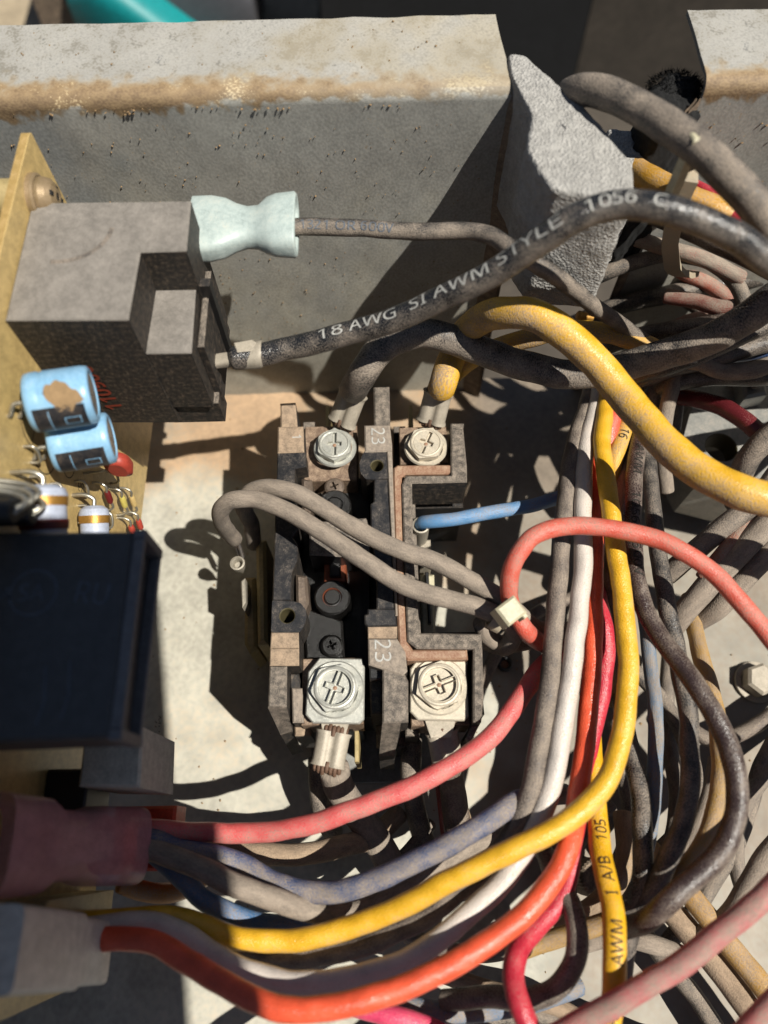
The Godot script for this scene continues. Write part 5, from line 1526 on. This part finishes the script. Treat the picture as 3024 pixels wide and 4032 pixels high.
	wire("dusty mustard wire that follows inside the printed brown wire's curve", Color(0.78, 0.60, 0.20), "mid", [Vector3(71.7,30.0,-51.8), Vector3(70.0,34.0,-41.9), Vector3(68.6,38.0,-33.7), Vector3(67.8,41.0,-25.3), Vector3(66.6,43.0,-17.6), Vector3(65.1,44.0,-10.5), Vector3(62.7,44.0,-3.8), Vector3(58.9,44.0,1.9), Vector3(54.4,42.0,6.6), Vector3(49.1,38.0,11.4), Vector3(41.6,34.0,14.9), Vector3(34.0,30.0,17.5), Vector3(23.3,26.0,20.8)], 1.85, {"group": g, "dust": "dust_tan"})
	wire("thin grey wire crossing under the mustard wire", GREY, "heavy", [Vector3(70.6,30.0,-15.2), Vector3(67.6,30.0,-7.8), Vector3(64.0,28.0,-0.7), Vector3(59.6,26.0,6.4), Vector3(55.8,22.0,13.5)], 1.5, {"group": g})
	wire("dark wire lying on the plate inside the bundle", BLACK, "mid", [Vector3(58.8,16.0,-39.8), Vector3(65.4,16.0,-31.8), Vector3(68.7,18.0,-22.7), Vector3(69.2,20.0,-12.2), Vector3(64.8,18.0,-1.7), Vector3(57.1,16.0,4.8)], 1.9, {"group": g})

	# --- wires crossing the board's lower edge into the shade
	wire("pinkish red wire sweeping from behind the bundle to the pink connector", PINK, "light", [Vector3(41.2,38.0,-39.2), Vector3(35.6,41.0,-35.6), Vector3(31.2,44.0,-31.8), Vector3(26.2,47.0,-25.6), Vector3(20.0,48.0,-18.9), Vector3(14.3,48.0,-14.9), Vector3(7.8,48.0,-11.4), Vector3(0.6,47.0,-8.7), Vector3(-9.3,45.0,-5.4), Vector3(-18.5,42.0,-3.2), Vector3(-29.0,39.0,-2.6), Vector3(-39.2,39.0,-2.9), Vector3(-47.6,42.0,-3.5), Vector3(-57.8,44.0,-4.2)], 1.95, {"turn": 0.1})
	wire("navy blue wire with tan dust worn through, entering the pink connector", NAVY, "mid", [Vector3(-57.7,44.0,-3.4), Vector3(-46.1,43.0,-1.5), Vector3(-41.2,41.0,0.3), Vector3(-30.0,39.0,2.7), Vector3(-22.1,40.0,6.5), Vector3(-16.6,41.0,7.9), Vector3(-9.4,43.0,7.8), Vector3(0.2,46.0,5.0), Vector3(9.7,49.0,1.0), Vector3(17.7,50.0,-3.3), Vector3(24.3,48.0,-6.7), Vector3(29.0,42.0,-7.8), Vector3(36.3,34.0,-8.7)], 2.05, {"turn": -0.05})
	wire("dusty dark grey wire curving just below the navy one", GREY, "heavy", [Vector3(-57.5,44.0,-2.0), Vector3(-44.8,44.0,0.5), Vector3(-36.0,44.0,3.6), Vector3(-26.8,45.0,7.2), Vector3(-18.2,42.0,10.4), Vector3(-11.6,36.0,12.1), Vector3(-4.6,30.0,11.9), Vector3(3.1,26.0,8.5), Vector3(11.2,24.0,3.8), Vector3(21.8,22.0,-1.4)], 2.1, {})
	wire("light blue wire dropping beneath the dusty grey one in the shade", Color(0.28, 0.48, 0.68), "light", [Vector3(-46.8,40.0,0.5), Vector3(-40.0,40.0,5.9), Vector3(-36.8,39.0,9.0), Vector3(-30.4,38.0,11.8), Vector3(-24.5,34.0,14.0), Vector3(-15.9,28.0,15.1), Vector3(-4.9,20.0,15.0)], 1.9, {})
	wire("short ochre wire end in shade under the pink connector", Color(0.75, 0.48, 0.12), "light", [Vector3(-53.6,36.0,6.1), Vector3(-50.6,34.0,7.4), Vector3(-46.5,32.0,8.2), Vector3(-42.9,28.0,7.7), Vector3(-39.6,22.0,5.4), Vector3(-33.9,16.0,2.9)], 1.9, {})
	wire("tan dusty wire lit below the red wire, left of the contactor lug", GREY, "heavy", [Vector3(-42.2,22.0,-1.5), Vector3(-30.2,26.0,0.8), Vector3(-22.3,26.0,1.7), Vector3(-16.4,26.0,1.5), Vector3(-10.6,24.0,0.5), Vector3(-4.7,20.0,-1.1), Vector3(1.7,14.0,-6.1)], 2.3, {"dust": "dust_tan"})
	wire("dark wire arc low behind the navy wire", BLACK, "mid", [Vector3(-29.4,14.0,16.8), Vector3(-19.0,16.0,16.8), Vector3(-8.9,18.0,14.6), Vector3(0.2,20.0,9.4), Vector3(7.4,20.0,3.7), Vector3(15.2,16.0,-2.8)], 1.5, {})
	wire("thin dark wire arc nearest the plate under the yellow wire", BLACK, "mid", [Vector3(-36.5,12.0,6.7), Vector3(-23.5,14.0,9.7), Vector3(-13.1,15.0,10.3), Vector3(-4.9,16.0,7.7), Vector3(2.5,16.0,2.7), Vector3(9.2,12.0,-4.0)], 1.5, {})

	# --- heavy wires on the lower terminals
	w = wire("thick dusty grey wire from the lug under the bright clamp plate", GREY, "heavy", [Vector3(-11.7,35.5,-14.6), Vector3(-11.2,31.0,-12.2), Vector3(-9.9,27.0,-9.4), Vector3(-7.1,23.0,-5.5), Vector3(-3.1,20.0,-0.3), Vector3(1.3,16.0,6.4), Vector3(6.3,13.0,13.5)], 3.2, {"sides": 24})
	lug(w, Vector3(-11.5,38.5,-21.7), Vector3(-12.9,37.5,-14.9), 3.5, [Vector2(-14.64,-25.12), Vector2(-7.78,-24.97), Vector2(-9.25,-20.28), Vector2(-13.60,-20.38)], 38.9, 39.6)
	w = wire("dark shaded heavy wire from the lug under the dusty clamp plate", Color(0.30, 0.22, 0.17), "mid", [Vector3(12.3,35.0,-15.8), Vector3(13.1,28.0,-12.8), Vector3(14.1,22.0,-8.4), Vector3(15.1,18.0,-2.7), Vector3(16.5,15.0,3.0), Vector3(17.4,12.0,10.6)], 3.0, {})
	lug(w, Vector3(11.1,38.5,-21.3), Vector3(12.2,36.0,-14.8), 3.3, [Vector2(7.32,-24.01), Vector2(14.12,-23.86), Vector2(12.91,-19.67), Vector2(8.59,-19.77)], 39.5, 40.2)
	wire("short dusty yellow wire below the dusty clamp plate", Color(0.80, 0.62, 0.22), "heavy", [Vector3(15.0,16.0,-7.7), Vector3(16.1,18.0,-2.7), Vector3(17.0,18.0,3.0), Vector3(18.0,14.0,8.7)], 2.5, {"dust": "dust_tan"})
	wire("thin bare red-brown strand below the dusty clamp plate", Color(0.50, 0.16, 0.09), "clean", [Vector3(9.4,30.0,-16.6), Vector3(10.2,28.0,-11.0), Vector3(10.8,26.0,-4.5), Vector3(11.6,20.0,1.9)], 0.45, {"name": "bare_strand", "category": "wire strand"})
	for q in [[[Vector3(-16.4,20.0,-18.1), Vector3(-16.3,18.0,-12.2), Vector3(-15.5,14.0,-6.4), Vector3(-13.6,10.0,-2.5)], "dark wire in shade left of the lower dusty grey wire"], [[Vector3(5.3,20.0,-21.8), Vector3(4.8,20.0,-13.6), Vector3(5.9,16.0,-5.9), Vector3(7.9,12.0,0.9)], "black wire in shade between the two lower lugs"]]:
		wire(q[1], BLACK, "mid", q[0], 2.4, {})

	# --- coil wires gathered by the cable tie
	w = wire("dusty taupe coil wire looping over the contactor, the front one of two", GREY, "heavy", [Vector3(-37.4,28.0,-70.1), Vector3(-37.8,34.0,-69.5), Vector3(-37.1,44.0,-68.2), Vector3(-35.7,50.0,-68.5), Vector3(-32.7,53.0,-69.0), Vector3(-26.9,54.0,-68.5), Vector3(-18.7,55.0,-64.1), Vector3(-10.7,56.0,-58.1), Vector3(-3.0,56.0,-52.5), Vector3(4.4,55.0,-48.0), Vector3(11.9,54.0,-45.5), Vector3(19.4,53.0,-43.4), Vector3(24.4,50.0,-42.0), Vector3(27.3,44.0,-40.4), Vector3(26.1,38.0,-39.1), Vector3(22.9,34.0,-41.0)], 1.95, {"sides": 22, "group": "coil wires over the contactor"})
	s = Shape.new()
	s.lathe(M.dark, [Vector2(0, 0), Vector2(0.1, 0.1)], 6)
	lug(w, Vector3(-37.0,26.0,-69.6), Vector3(-36.2,24.0,-66.6), 1.1, [], 0, 0, Vector3(-0.6, 0.5, 0.6), M.black_light)
	s = Shape.new()
	s.xf = Transform3D(Basis(), Vector3(-35.9,30.0,-63.0))
	s.lathe(M.tin, [Vector2(0.2, -7), Vector2(1.5, -2.5), Vector2(1.8, 0.0), Vector2(1.4, 0.1), Vector2(1.1, -0.4), Vector2(1.0, -2.0), Vector2(0, -2.1)], 24)
	part(s, "ring_ferrule", w)
	wire("dusty taupe coil wire looping over the contactor, the one behind", GREY, "heavy", [Vector3(-33.3,24.0,-70.3), Vector3(-32.5,34.0,-71.5), Vector3(-32.2,44.0,-71.9), Vector3(-29.6,50.0,-72.3), Vector3(-25.5,53.0,-72.0), Vector3(-18.8,55.0,-69.4), Vector3(-12.8,55.0,-65.5), Vector3(-4.9,55.0,-60.0), Vector3(2.8,55.0,-56.2), Vector3(11.4,54.0,-53.0), Vector3(18.9,53.0,-48.8), Vector3(24.0,52.0,-45.8), Vector3(27.1,49.0,-43.7), Vector3(31.2,44.0,-42.0), Vector3(37.3,38.0,-41.6)], 1.95, {"sides": 22, "group": "coil wires over the contactor"})
	wire("salmon red wire arching from the cable tie over the bundle", CORAL, "light", [Vector3(32.3,44.0,-38.3), Vector3(27.7,52.0,-39.9), Vector3(25.7,53.0,-43.5), Vector3(24.6,58.0,-46.5), Vector3(25.3,62.0,-50.0), Vector3(28.5,64.0,-53.7), Vector3(33.8,64.0,-56.1), Vector3(39.8,64.0,-56.6), Vector3(46.1,64.0,-55.8), Vector3(51.7,64.0,-54.1), Vector3(57.5,64.0,-50.8), Vector3(63.3,63.0,-46.5), Vector3(67.9,62.0,-40.9), Vector3(75.3,60.0,-30.5), Vector3(106.5,57.4,14.0)], 1.8, {"sides": 22})
	wire("dark red wire end below the cable tie", Color(0.62, 0.13, 0.12), "light", [Vector3(26.1,49.0,-42.9), Vector3(28.8,46.0,-40.7), Vector3(33.0,43.0,-38.5), Vector3(38.0,40.0,-37.6), Vector3(44.6,36.0,-38.8)], 1.95, {})
	wire("brown dusty wire curled under the cable tie", Color(0.30, 0.24, 0.19), "heavy", [Vector3(20.4,44.0,-42.9), Vector3(21.9,40.0,-41.2), Vector3(25.7,36.0,-40.1), Vector3(30.7,34.0,-40.9), Vector3(36.1,32.0,-43.0), Vector3(42.5,30.0,-44.6)], 1.95, {})
	z = thing("cable_tie", "pale nylon cable tie gripping the two taupe coil wires", "cable tie", Vector3(25.7,52.0,-43.0))
	s = Shape.new()
	var hc := Vector3(24.1,61.0,-40.5)
	s.xf = Transform3D(Basis(Vector3.UP, 0.62) * Basis(Vector3.RIGHT, 0.15), hc)
	s.box(M.nylon, Vector3(-2.35, -5.0, -2.1), Vector3(2.35, 0.2, 2.1), 0.45)
	s.box(M.nylon, Vector3(1.2, -4.4, 1.6), Vector3(2.2, -0.4, 2.8), 0.2)
	part(s, "head", z)
	s = Shape.new()
	var loop := []
	var lc := Vector3(23.4,51.5,-43.6)
	for k in 25:
		var t := TAU * k / 24.0
		loop.append(lc + Vector3(-0.42, 0, 0.91) * 4.5 * cos(t) + Vector3(0.25, 0.95, 0.1) * 2.7 * sin(t))
	ribbon(s, M.nylon_dusty, loop, 1.25, 0.4, Vector3(0.91, -0.1, 0.42))
	part(s, "strap", z)
	w = wire("short bright blue wire from the tin ferrule, running into the bundle's shade", BLUE, "light", [Vector3(9.3,18.0,-74.6), Vector3(9.0,30.0,-71.5), Vector3(9.7,35.0,-70.3), Vector3(12.1,37.0,-69.9), Vector3(18.7,38.0,-70.2), Vector3(27.6,38.0,-71.7), Vector3(36.0,38.0,-73.2), Vector3(45.1,36.0,-76.3), Vector3(57.1,32.0,-81.8), Vector3(68.3,28.0,-86.1)], 1.65, {"sides": 22})
	s = Shape.new()
	s.xf = Transform3D(Basis(), Vector3(8.8,35.0,-69.8))
	s.lathe(M.tin, [Vector2(1.9, -9), Vector2(2.05, -3), Vector2(2.1, 0), Vector2(1.75, 0.1), Vector2(1.65, -0.8), Vector2(1.6, -3)], 30)
	part(s, "ferrule", w)
	s = Shape.new()
	s.prism(M.tin_dusty, M.tin_dusty, [Vector2(8.63,-69.73), Vector2(11.54,-69.66), Vector2(11.43,-62.26), Vector2(8.68,-62.33)], 8.0, 26.0, 0.4)
	part(s, "spade_tab", w)

	# --- the right side
	var d := "dusty grey wires sweeping up past the casting"
	wire("thick dusty grey wire under the salmon arc, the middle one of three", GREY, "heavy", [Vector3(133.5,52.8,-102.3), Vector3(91.3,50.0,-68.3), Vector3(82.4,48.0,-61.2), Vector3(76.3,45.0,-55.4), Vector3(71.4,42.0,-50.6), Vector3(66.9,38.0,-46.0), Vector3(64.1,32.0,-42.3)], 2.6, {"group": d})
	wire("thick dusty grey wire nearest the salmon arc's far end", GREY, "heavy", [Vector3(134.0,48.8,-96.5), Vector3(91.8,46.0,-62.4), Vector3(82.8,44.0,-55.2), Vector3(78.5,40.0,-50.9), Vector3(75.2,36.0,-47.4), Vector3(71.8,30.0,-45.6)], 2.5, {"group": d})
	wire("dusty grey wire closest to the thickest yellow wire", GREY, "mid", [Vector3(128.2,59.4,-85.4), Vector3(91.2,54.0,-76.3), Vector3(83.1,50.0,-68.2), Vector3(75.4,46.0,-62.8), Vector3(69.9,42.0,-58.8), Vector3(65.1,36.0,-55.4)], 2.4, {"group": d})
	wire("rusty orange strip of wire among the dusty grey wires", Color(0.66, 0.30, 0.18), "mid", [Vector3(84.9,46.0,-68.3), Vector3(79.3,46.0,-61.6), Vector3(74.5,45.0,-56.6), Vector3(70.7,42.0,-52.4)], 1.9, {})
	wire("maroon wire beside the metal casting", MAROON, "clean", [Vector3(70.2,40.0,-102.5), Vector3(73.3,44.0,-98.6), Vector3(76.7,48.0,-94.5), Vector3(80.5,52.0,-89.1), Vector3(83.6,54.0,-83.4), Vector3(89.2,54.0,-76.3), Vector3(123.2,54.0,-65.5)], 2.1, {"rough": 0.4, "turn": 0.3})
	wire("dark grey wire bundle end below the maroon wire", BLACK, "mid", [Vector3(134.3,64.4,-89.9), Vector3(89.9,60.0,-82.7), Vector3(83.9,58.0,-78.9), Vector3(81.1,54.0,-76.5), Vector3(81.1,48.0,-74.4), Vector3(82.8,40.0,-71.1)], 2.6, {})
	wire("long pink wire rising across the lower right corner", Color(0.84, 0.38, 0.40), "mid", [Vector3(-25.3,48.3,55.9), Vector3(22.4,52.0,31.5), Vector3(30.0,54.0,27.5), Vector3(36.0,56.0,24.5), Vector3(41.4,57.0,21.7), Vector3(46.9,58.0,18.8), Vector3(52.5,59.0,15.5), Vector3(57.3,60.0,12.2), Vector3(66.5,60.0,5.9), Vector3(111.7,60.0,-25.5)], 1.9, {"sides": 22})
	wire("pink wire cut off by the very corner of the photo", Color(0.84, 0.36, 0.38), "mid", [Vector3(9.1,58.0,64.4), Vector3(52.7,58.0,30.9), Vector3(58.0,58.0,26.8), Vector3(64.2,58.0,22.4), Vector3(109.2,58.0,-9.3)], 2.0, {})
	wire("dusty yellow wire on the plate, passing under the long pink wire", Color(0.80, 0.60, 0.20), "mid", [Vector3(56.2,18.0,0.5), Vector3(59.6,20.0,6.5), Vector3(64.6,22.0,13.4), Vector3(68.3,22.0,18.8), Vector3(72.1,22.0,24.3), Vector3(76.9,22.0,31.6), Vector3(106.8,22.0,77.8)], 2.3, {"dust": "dust_tan"})
	wire("brown dusty wire on the plate beside the dusty yellow one", Color(0.36, 0.29, 0.21), "heavy", [Vector3(58.2,18.0,12.5), Vector3(61.9,18.0,17.1), Vector3(66.2,18.0,23.0), Vector3(70.8,18.0,29.7), Vector3(75.5,18.0,37.4), Vector3(104.5,18.0,84.2)], 2.6, {"dust": "dust_tan"})
	wire("dark brown wire entering from the photo's edge above the long pink wire", Color(0.24, 0.20, 0.17), "heavy", [Vector3(128.0,30.0,-36.1), Vector3(84.9,30.0,-2.0), Vector3(77.3,30.0,4.0), Vector3(72.6,28.0,10.2), Vector3(69.4,24.0,15.5), Vector3(63.7,18.0,20.4)], 2.2, {})
	wire("glossy grey-brown wire curling round under the orange wire", GREY, "light", [Vector3(30.7,36.0,2.6), Vector3(31.6,40.0,7.4), Vector3(32.8,43.0,10.8), Vector3(33.2,45.0,15.1), Vector3(32.6,45.0,18.9), Vector3(30.6,44.0,22.4), Vector3(27.2,42.0,25.2), Vector3(22.4,40.0,26.2), Vector3(17.0,36.0,26.4), Vector3(9.4,32.0,27.6)], 1.95, {"rough": 0.32})
	wire("dusty blue wire at the photo's bottom below the orange wire", Color(0.33, 0.50, 0.66), "mid", [Vector3(-3.0,30.0,26.8), Vector3(4.1,31.0,28.9), Vector3(11.1,31.0,29.7), Vector3(17.7,28.0,30.0), Vector3(27.4,24.0,29.5), Vector3(37.8,20.0,27.6)], 1.9, {})
	wire("hot pink wire just showing at the bottom below the orange wire", Color(0.92, 0.30, 0.45), "clean", [Vector3(-8.2,34.0,27.7), Vector3(-0.4,36.0,29.2), Vector3(5.6,36.0,30.9), Vector3(12.2,36.0,34.1), Vector3(61.8,36.0,57.8)], 1.8, {})
	wire("tan dusty wire looping on the plate at the bottom", Color(0.50, 0.40, 0.28), "heavy", [Vector3(5.0,8.0,24.3), Vector3(15.0,9.0,27.9), Vector3(24.7,10.0,30.5), Vector3(34.5,10.0,32.8), Vector3(43.8,10.0,37.6), Vector3(92.7,10.0,62.6)], 1.9, {"dust": "dust_tan"})
	wire("dusty ochre wire looping behind the printed yellow wire", Color(0.72, 0.56, 0.20), "heavy", [Vector3(50.6,24.0,-4.7), Vector3(49.6,26.0,2.6), Vector3(46.6,26.0,8.7), Vector3(41.6,24.0,13.0), Vector3(36.4,20.0,15.8), Vector3(28.3,14.0,17.9)], 2.1, {"dust": "dust_tan"})
	wire("dark thin wire looping behind the printed yellow wire", BLACK, "mid", [Vector3(49.9,18.0,-6.4), Vector3(46.0,20.0,-4.4), Vector3(41.9,20.0,-0.3), Vector3(39.6,18.0,5.3), Vector3(39.3,14.0,10.9)], 1.6, {})
	wire("brown wire crossing the plate below the curl of grey-brown wire", Color(0.36, 0.30, 0.24), "heavy", [Vector3(39.6,16.0,20.6), Vector3(47.2,18.0,19.2), Vector3(54.9,18.0,20.7), Vector3(61.7,14.0,23.0)], 1.9, {})


	# dark wires low on the plate between the others
	var lg := "dusty dark wires lying low on the plate"
	for q in [[BLACK, "dark low wire on the plate just right of the bright yellow wire", [Vector3(56.7,8.0,-26.5), Vector3(56.5,9.0,-15.5), Vector3(56.5,10.0,-5.0), Vector3(55.8,10.0,4.8), Vector3(53.6,9.0,14.3), Vector3(50.4,8.0,23.4)], 1.9], [GREY, "dusty low wire on the plate under the pale blue wire", [Vector3(72.1,10.0,-42.1), Vector3(68.7,12.0,-30.2), Vector3(67.7,12.0,-19.2), Vector3(67.4,12.0,-8.8), Vector3(64.7,11.0,1.1), Vector3(59.3,10.0,9.7)], 1.9], [BLACK, "dark low wire on the plate right of the mustard wire", [Vector3(136.4,7.3,-64.0), Vector3(98.3,10.0,-25.3), Vector3(89.7,12.0,-16.6), Vector3(84.1,12.0,-6.4), Vector3(77.0,12.0,4.3), Vector3(68.7,11.0,13.6), Vector3(60.7,9.0,21.7)], 1.9], [BROWN, "brown low wire crossing the plate towards the hex bolt", [Vector3(72.9,8.0,-26.2), Vector3(79.6,9.0,-21.5), Vector3(88.0,9.0,-23.5), Vector3(99.9,9.0,-30.0), Vector3(148.1,9.0,-56.3)], 1.8], [GREY, "dusty low wire curving below the hex bolt", [Vector3(144.1,10.6,-48.1), Vector3(97.9,12.0,-18.6), Vector3(88.2,13.0,-12.4), Vector3(81.1,13.0,-4.4), Vector3(78.3,12.0,5.3), Vector3(80.3,10.0,14.8)], 1.9], [BLACK, "black low wire running to the lower corner under the brown one", [Vector3(55.4,8.0,18.1), Vector3(60.0,9.0,25.3), Vector3(65.0,9.0,31.5), Vector3(69.4,9.0,39.1), Vector3(97.3,9.0,86.5)], 1.9], [GREY, "dusty low wire on the plate left of the crimson loop", [Vector3(3.1,7.0,19.0), Vector3(11.3,8.0,21.8), Vector3(20.5,8.0,22.9), Vector3(28.9,8.0,21.2), Vector3(36.7,8.0,16.8)], 1.8], [BLACK, "dark low wire passing under the crimson loop", [Vector3(-43.7,6.4,50.5), Vector3(9.5,8.0,37.3), Vector3(19.5,9.0,34.8), Vector3(29.5,9.0,34.2), Vector3(40.4,9.0,35.2), Vector3(49.8,9.0,38.7), Vector3(101.3,9.0,57.8)], 1.9], [BROWN, "brown low wire under the salmon arc beside the grommet", [Vector3(24.0,7.0,-36.7), Vector3(29.4,8.0,-45.9), Vector3(38.7,8.0,-54.4), Vector3(50.4,8.0,-59.3), Vector3(62.1,8.0,-62.9)], 1.7]]:
		wire(q[1], q[0], "mid", q[2], q[3], {"group": lg})
	# black inspection sleeve on the floor with a knurled nut
	var kn := thing("knurled_nut", "small knurled nut between the orange and printed yellow wires", "nut", Vector3(45.2,10.0,8.5))
	s = Shape.new()
	s.xf = Transform3D(Basis(), Vector3(46.2,6.0,8.1))
	var gear := []
	for k in 60:
		gear.append(Vector2.from_angle(TAU * k / 60) * (4.2 if k % 2 == 0 else 3.9))
	s.prism(M.sheet_dark, M.sheet_dark, gear, -6.0, 8.0, 0.4)
	part(s, "body", kn)

# a flat strap swept along a path
func ribbon(s: Shape, m, path: Array, half: float, thick: float, across := Vector3(1, 0, 0.15)) -> void:
	var p := sample(path, 0.5)
	var rows := []
	for i in p.size():
		var t := (p[mini(i + 1, p.size() - 1)] - p[maxi(i - 1, 0)]).normalized()
		var sd := across
		sd = (sd - t * sd.dot(t)).normalized()
		var n := t.cross(sd)
		rows.append([p[i] + sd * half + n * thick, p[i] - sd * half + n * thick, p[i] - sd * half - n * thick, p[i] + sd * half - n * thick, p[i] + sd * half + n * thick])
	for i in rows.size() - 1:
		for k in 4:
			s.quad(m, [rows[i][k], rows[i][k + 1], rows[i + 1][k + 1], rows[i + 1][k]])


# ---------------------------------------------------------------- connectors, casting, screws on the plate
func build_fittings() -> void:
	var c := thing("pink_connector", "pink plastic connector in shade holding the red, navy and grey wires", "connector", Vector3(-60, 40, 0))
	var s := Shape.new()
	var a := Vector3(-50.9,44.0,-0.7)
	var b := Vector3(-61.6,78.0,-1.0)
	var ax := (b - a).normalized()
	var up := Vector3(0, 0, -1).cross(ax).normalized()
	var side := Vector3(0, 0, 1)
	var secs := []
	for q in [[0.02, 6.0, 4.6], [0.0, 6.9, 5.4], [0.3, 6.6, 5.2], [0.42, 5.6, 4.6], [0.62, 5.6, 4.6], [0.72, 7.2, 5.4], [1.0, 7.6, 5.6]]:
		secs.append([a.lerp(b, q[0]), side * q[1], up * q[2], 0.5])
	s.loft(M.pink_vinyl, secs, 40, false)
	part(s, "sleeve", c)
	s = Shape.new()
	s.loft(M.orange_vinyl, [[a + ax * 2.0, side * 5.0, up * 3.8, 0.5], [a + ax * 6.0, side * 4.8, up * 3.8, 0.5]], 32)
	part(s, "insert", c)
	s = Shape.new()
	s.loft(M.tin_dusty, [[a + ax * 6.2, side * 2.6, up * 1.8, 0.7], [a + ax * 20.0, side * 3.4, up * 1.2, 0.4]], 24)
	part(s, "terminal", c)
	s = Shape.new()
	s.box(M.orange_vinyl, Vector3(-56, 30, -8.0), Vector3(-43.5, 38, 4), 0.6)
	part(s, "insert", c, "dull orange block under the sleeve")
	c = thing("white_connector", "white plastic housing in shade where the yellow, white and orange wires end", "connector", Vector3(-66, 44, 16))
	s = Shape.new()
	a = Vector3(-54.6,49.0,16.4)
	b = Vector3(-56.9,82.0,12.2)
	ax = (b - a).normalized()
	up = Vector3(0, 0, -1).cross(ax).normalized()
	s.loft(M.white_housing, [[a + ax * 0.3, side * 4.6, up * 4.4, 0.22], [a + ax * 0.0, side * 5.0, up * 4.8, 0.22], [a + ax * 12.0, side * 5.0, up * 4.8, 0.22], [a + ax * 12.4, side * 5.6, up * 5.4, 0.22], [b, side * 5.6, up * 5.4, 0.22]], 48)
	part(s, "housing", c)
	s = Shape.new()
	s.xf = Transform3D(Basis(side, -ax, up), a)
	s.box(M.dark, Vector3(-3.8, -0.5, -3.4), Vector3(3.8, 0.06, 3.4), 0.1)
	part(s, "wire_opening", c)
	# cast bracket with a hole at the right
	c = thing("cast_bracket", "grey cast metal bracket with a dark round hole behind the maroon wire", "bracket", Vector3(98.1,10.0,-102.4))
	s = Shape.new()
	bored(s, M.cast, M.cast, [Vector2(84.49,-108.15), Vector2(97.87,-112.23), Vector2(112.53,-110.35), Vector2(106.67,-86.49), Vector2(95.67,-80.14), Vector2(82.35,-84.44), Vector2(79.02,-95.42)], Vector2(88.62,-92.95), 4.0, 6.0, 28.0)
	s.prism(M.cast, M.cast, [Vector2(86.22,-122.63), Vector2(120.08,-124.91), Vector2(117.39,-113.95), Vector2(87.84,-110.14)], 4.0, 20.0, 0.8)
	s.prism(M.cast, M.cast, [Vector2(95.71,-114.12), Vector2(101.99,-114.69), Vector2(101.05,-105.28), Vector2(94.73,-104.02)], 4.0, 34.0, 0.8)
	part(s, "casting", c)
	# hex bolt at the right edge
	c = thing("hex_bolt", "pale hex bolt on a dark washer near the right edge of the plate", "bolt", Vector3(98.8,0.0,-38.2))
	s = Shape.new()
	s.xf = Transform3D(Basis(Vector3.UP, 0.3), Vector3(97.3,5.5,-37.0))
	var hexa := []
	for k in 6:
		hexa.append(Vector2.from_angle(TAU * k / 6) * 4.3)
	s.prism(M.tin_dusty, M.tin_dusty, hexa, -4.5, 0.0, 0.7)
	s.lathe(M.tin_dusty, [Vector2(5.4, -5.2), Vector2(5.4, -4.4), Vector2(4.0, -4.2)], 40)
	part(s, "head", c)
	# louvre edge on the plate far left bottom
	c = thing("screw_tip", "tiny screw tip standing on the plate near the navy wire's shadow", "screw", Vector3(-17.8,0.0,-5.3))
	s = Shape.new()
	s.xf = Transform3D(Basis(), Vector3(-17.8,0.0,-5.3))
	s.lathe(M.steel, [Vector2(1.8, 0), Vector2(1.8, 1.2), Vector2(1.2, 1.8), Vector2(0, 1.9)], 20)
	part(s, "tip", c)


func _ready() -> void:
	# camera: a phone held over the box
	var cam := Camera3D.new()
	cam.name = "camera"
	var lens := CameraAttributesPhysical.new()
	lens.frustum_focal_length = 24.0 / (2.0 * 1106.0 / 1609.0)
	lens.frustum_near = 0.005
	lens.frustum_far = 20.0
	lens.frustum_focus_distance = 0.166
	lens.exposure_aperture = lens.frustum_focal_length / 2.4
	cam.attributes = lens
	add_child(cam)
	var tilt := deg_to_rad(24.0)
	var roll := deg_to_rad(1.3)
	var fw := Vector3(0, -cos(tilt), -sin(tilt))
	var up0 := Vector3(0, sin(tilt), -cos(tilt))
	var rt := Vector3.RIGHT * cos(roll) - up0 * sin(roll)
	var up := up0 * cos(roll) + Vector3.RIGHT * sin(roll)
	cam.transform = Transform3D(Basis(rt, up, -fw), Vector3(0, 200, 0) * MM)
	cam.current = true
	# open blue sky
	var we := WorldEnvironment.new()
	we.name = "environment"
	var env := Environment.new()
	env.background_mode = Environment.BG_SKY
	var sm := ProceduralSkyMaterial.new()
	sm.sky_top_color = Color(0.52, 0.60, 0.74)
	sm.sky_horizon_color = Color(0.78, 0.82, 0.87)
	sm.ground_horizon_color = Color(0.55, 0.52, 0.47)
	sm.ground_bottom_color = Color(0.30, 0.27, 0.24)
	sm.sky_curve = 0.15
	sm.energy_multiplier = 0.25
	var sky := Sky.new()
	sky.sky_material = sm
	env.sky = sky
	env.tonemap_mode = Environment.TONE_MAPPER_LINEAR
	env.tonemap_exposure = 1.5
	env.sdfgi_enabled = true
	env.ssao_enabled = true
	env.ssil_enabled = true
	we.environment = env
	add_child(we)
	# high sun from the right and a little from the viewer's side
	var sun := DirectionalLight3D.new()
	sun.name = "sun"
	sun.light_energy = 1.6
	sun.light_color = Color(1.0, 0.98, 0.94)
	sun.light_angular_distance = 0.53
	sun.shadow_enabled = true
	sun.directional_shadow_max_distance = 2.0
	add_child(sun)
	sun.look_at_from_position(Vector3(0.52, 1.0, 0.27), Vector3.ZERO, Vector3.FORWARD)

	make_textures()
	make_materials()
	build_setting()
	build_foam()
	build_beyond()
	build_board()
	build_contactor()
	build_wires()
	build_fittings()
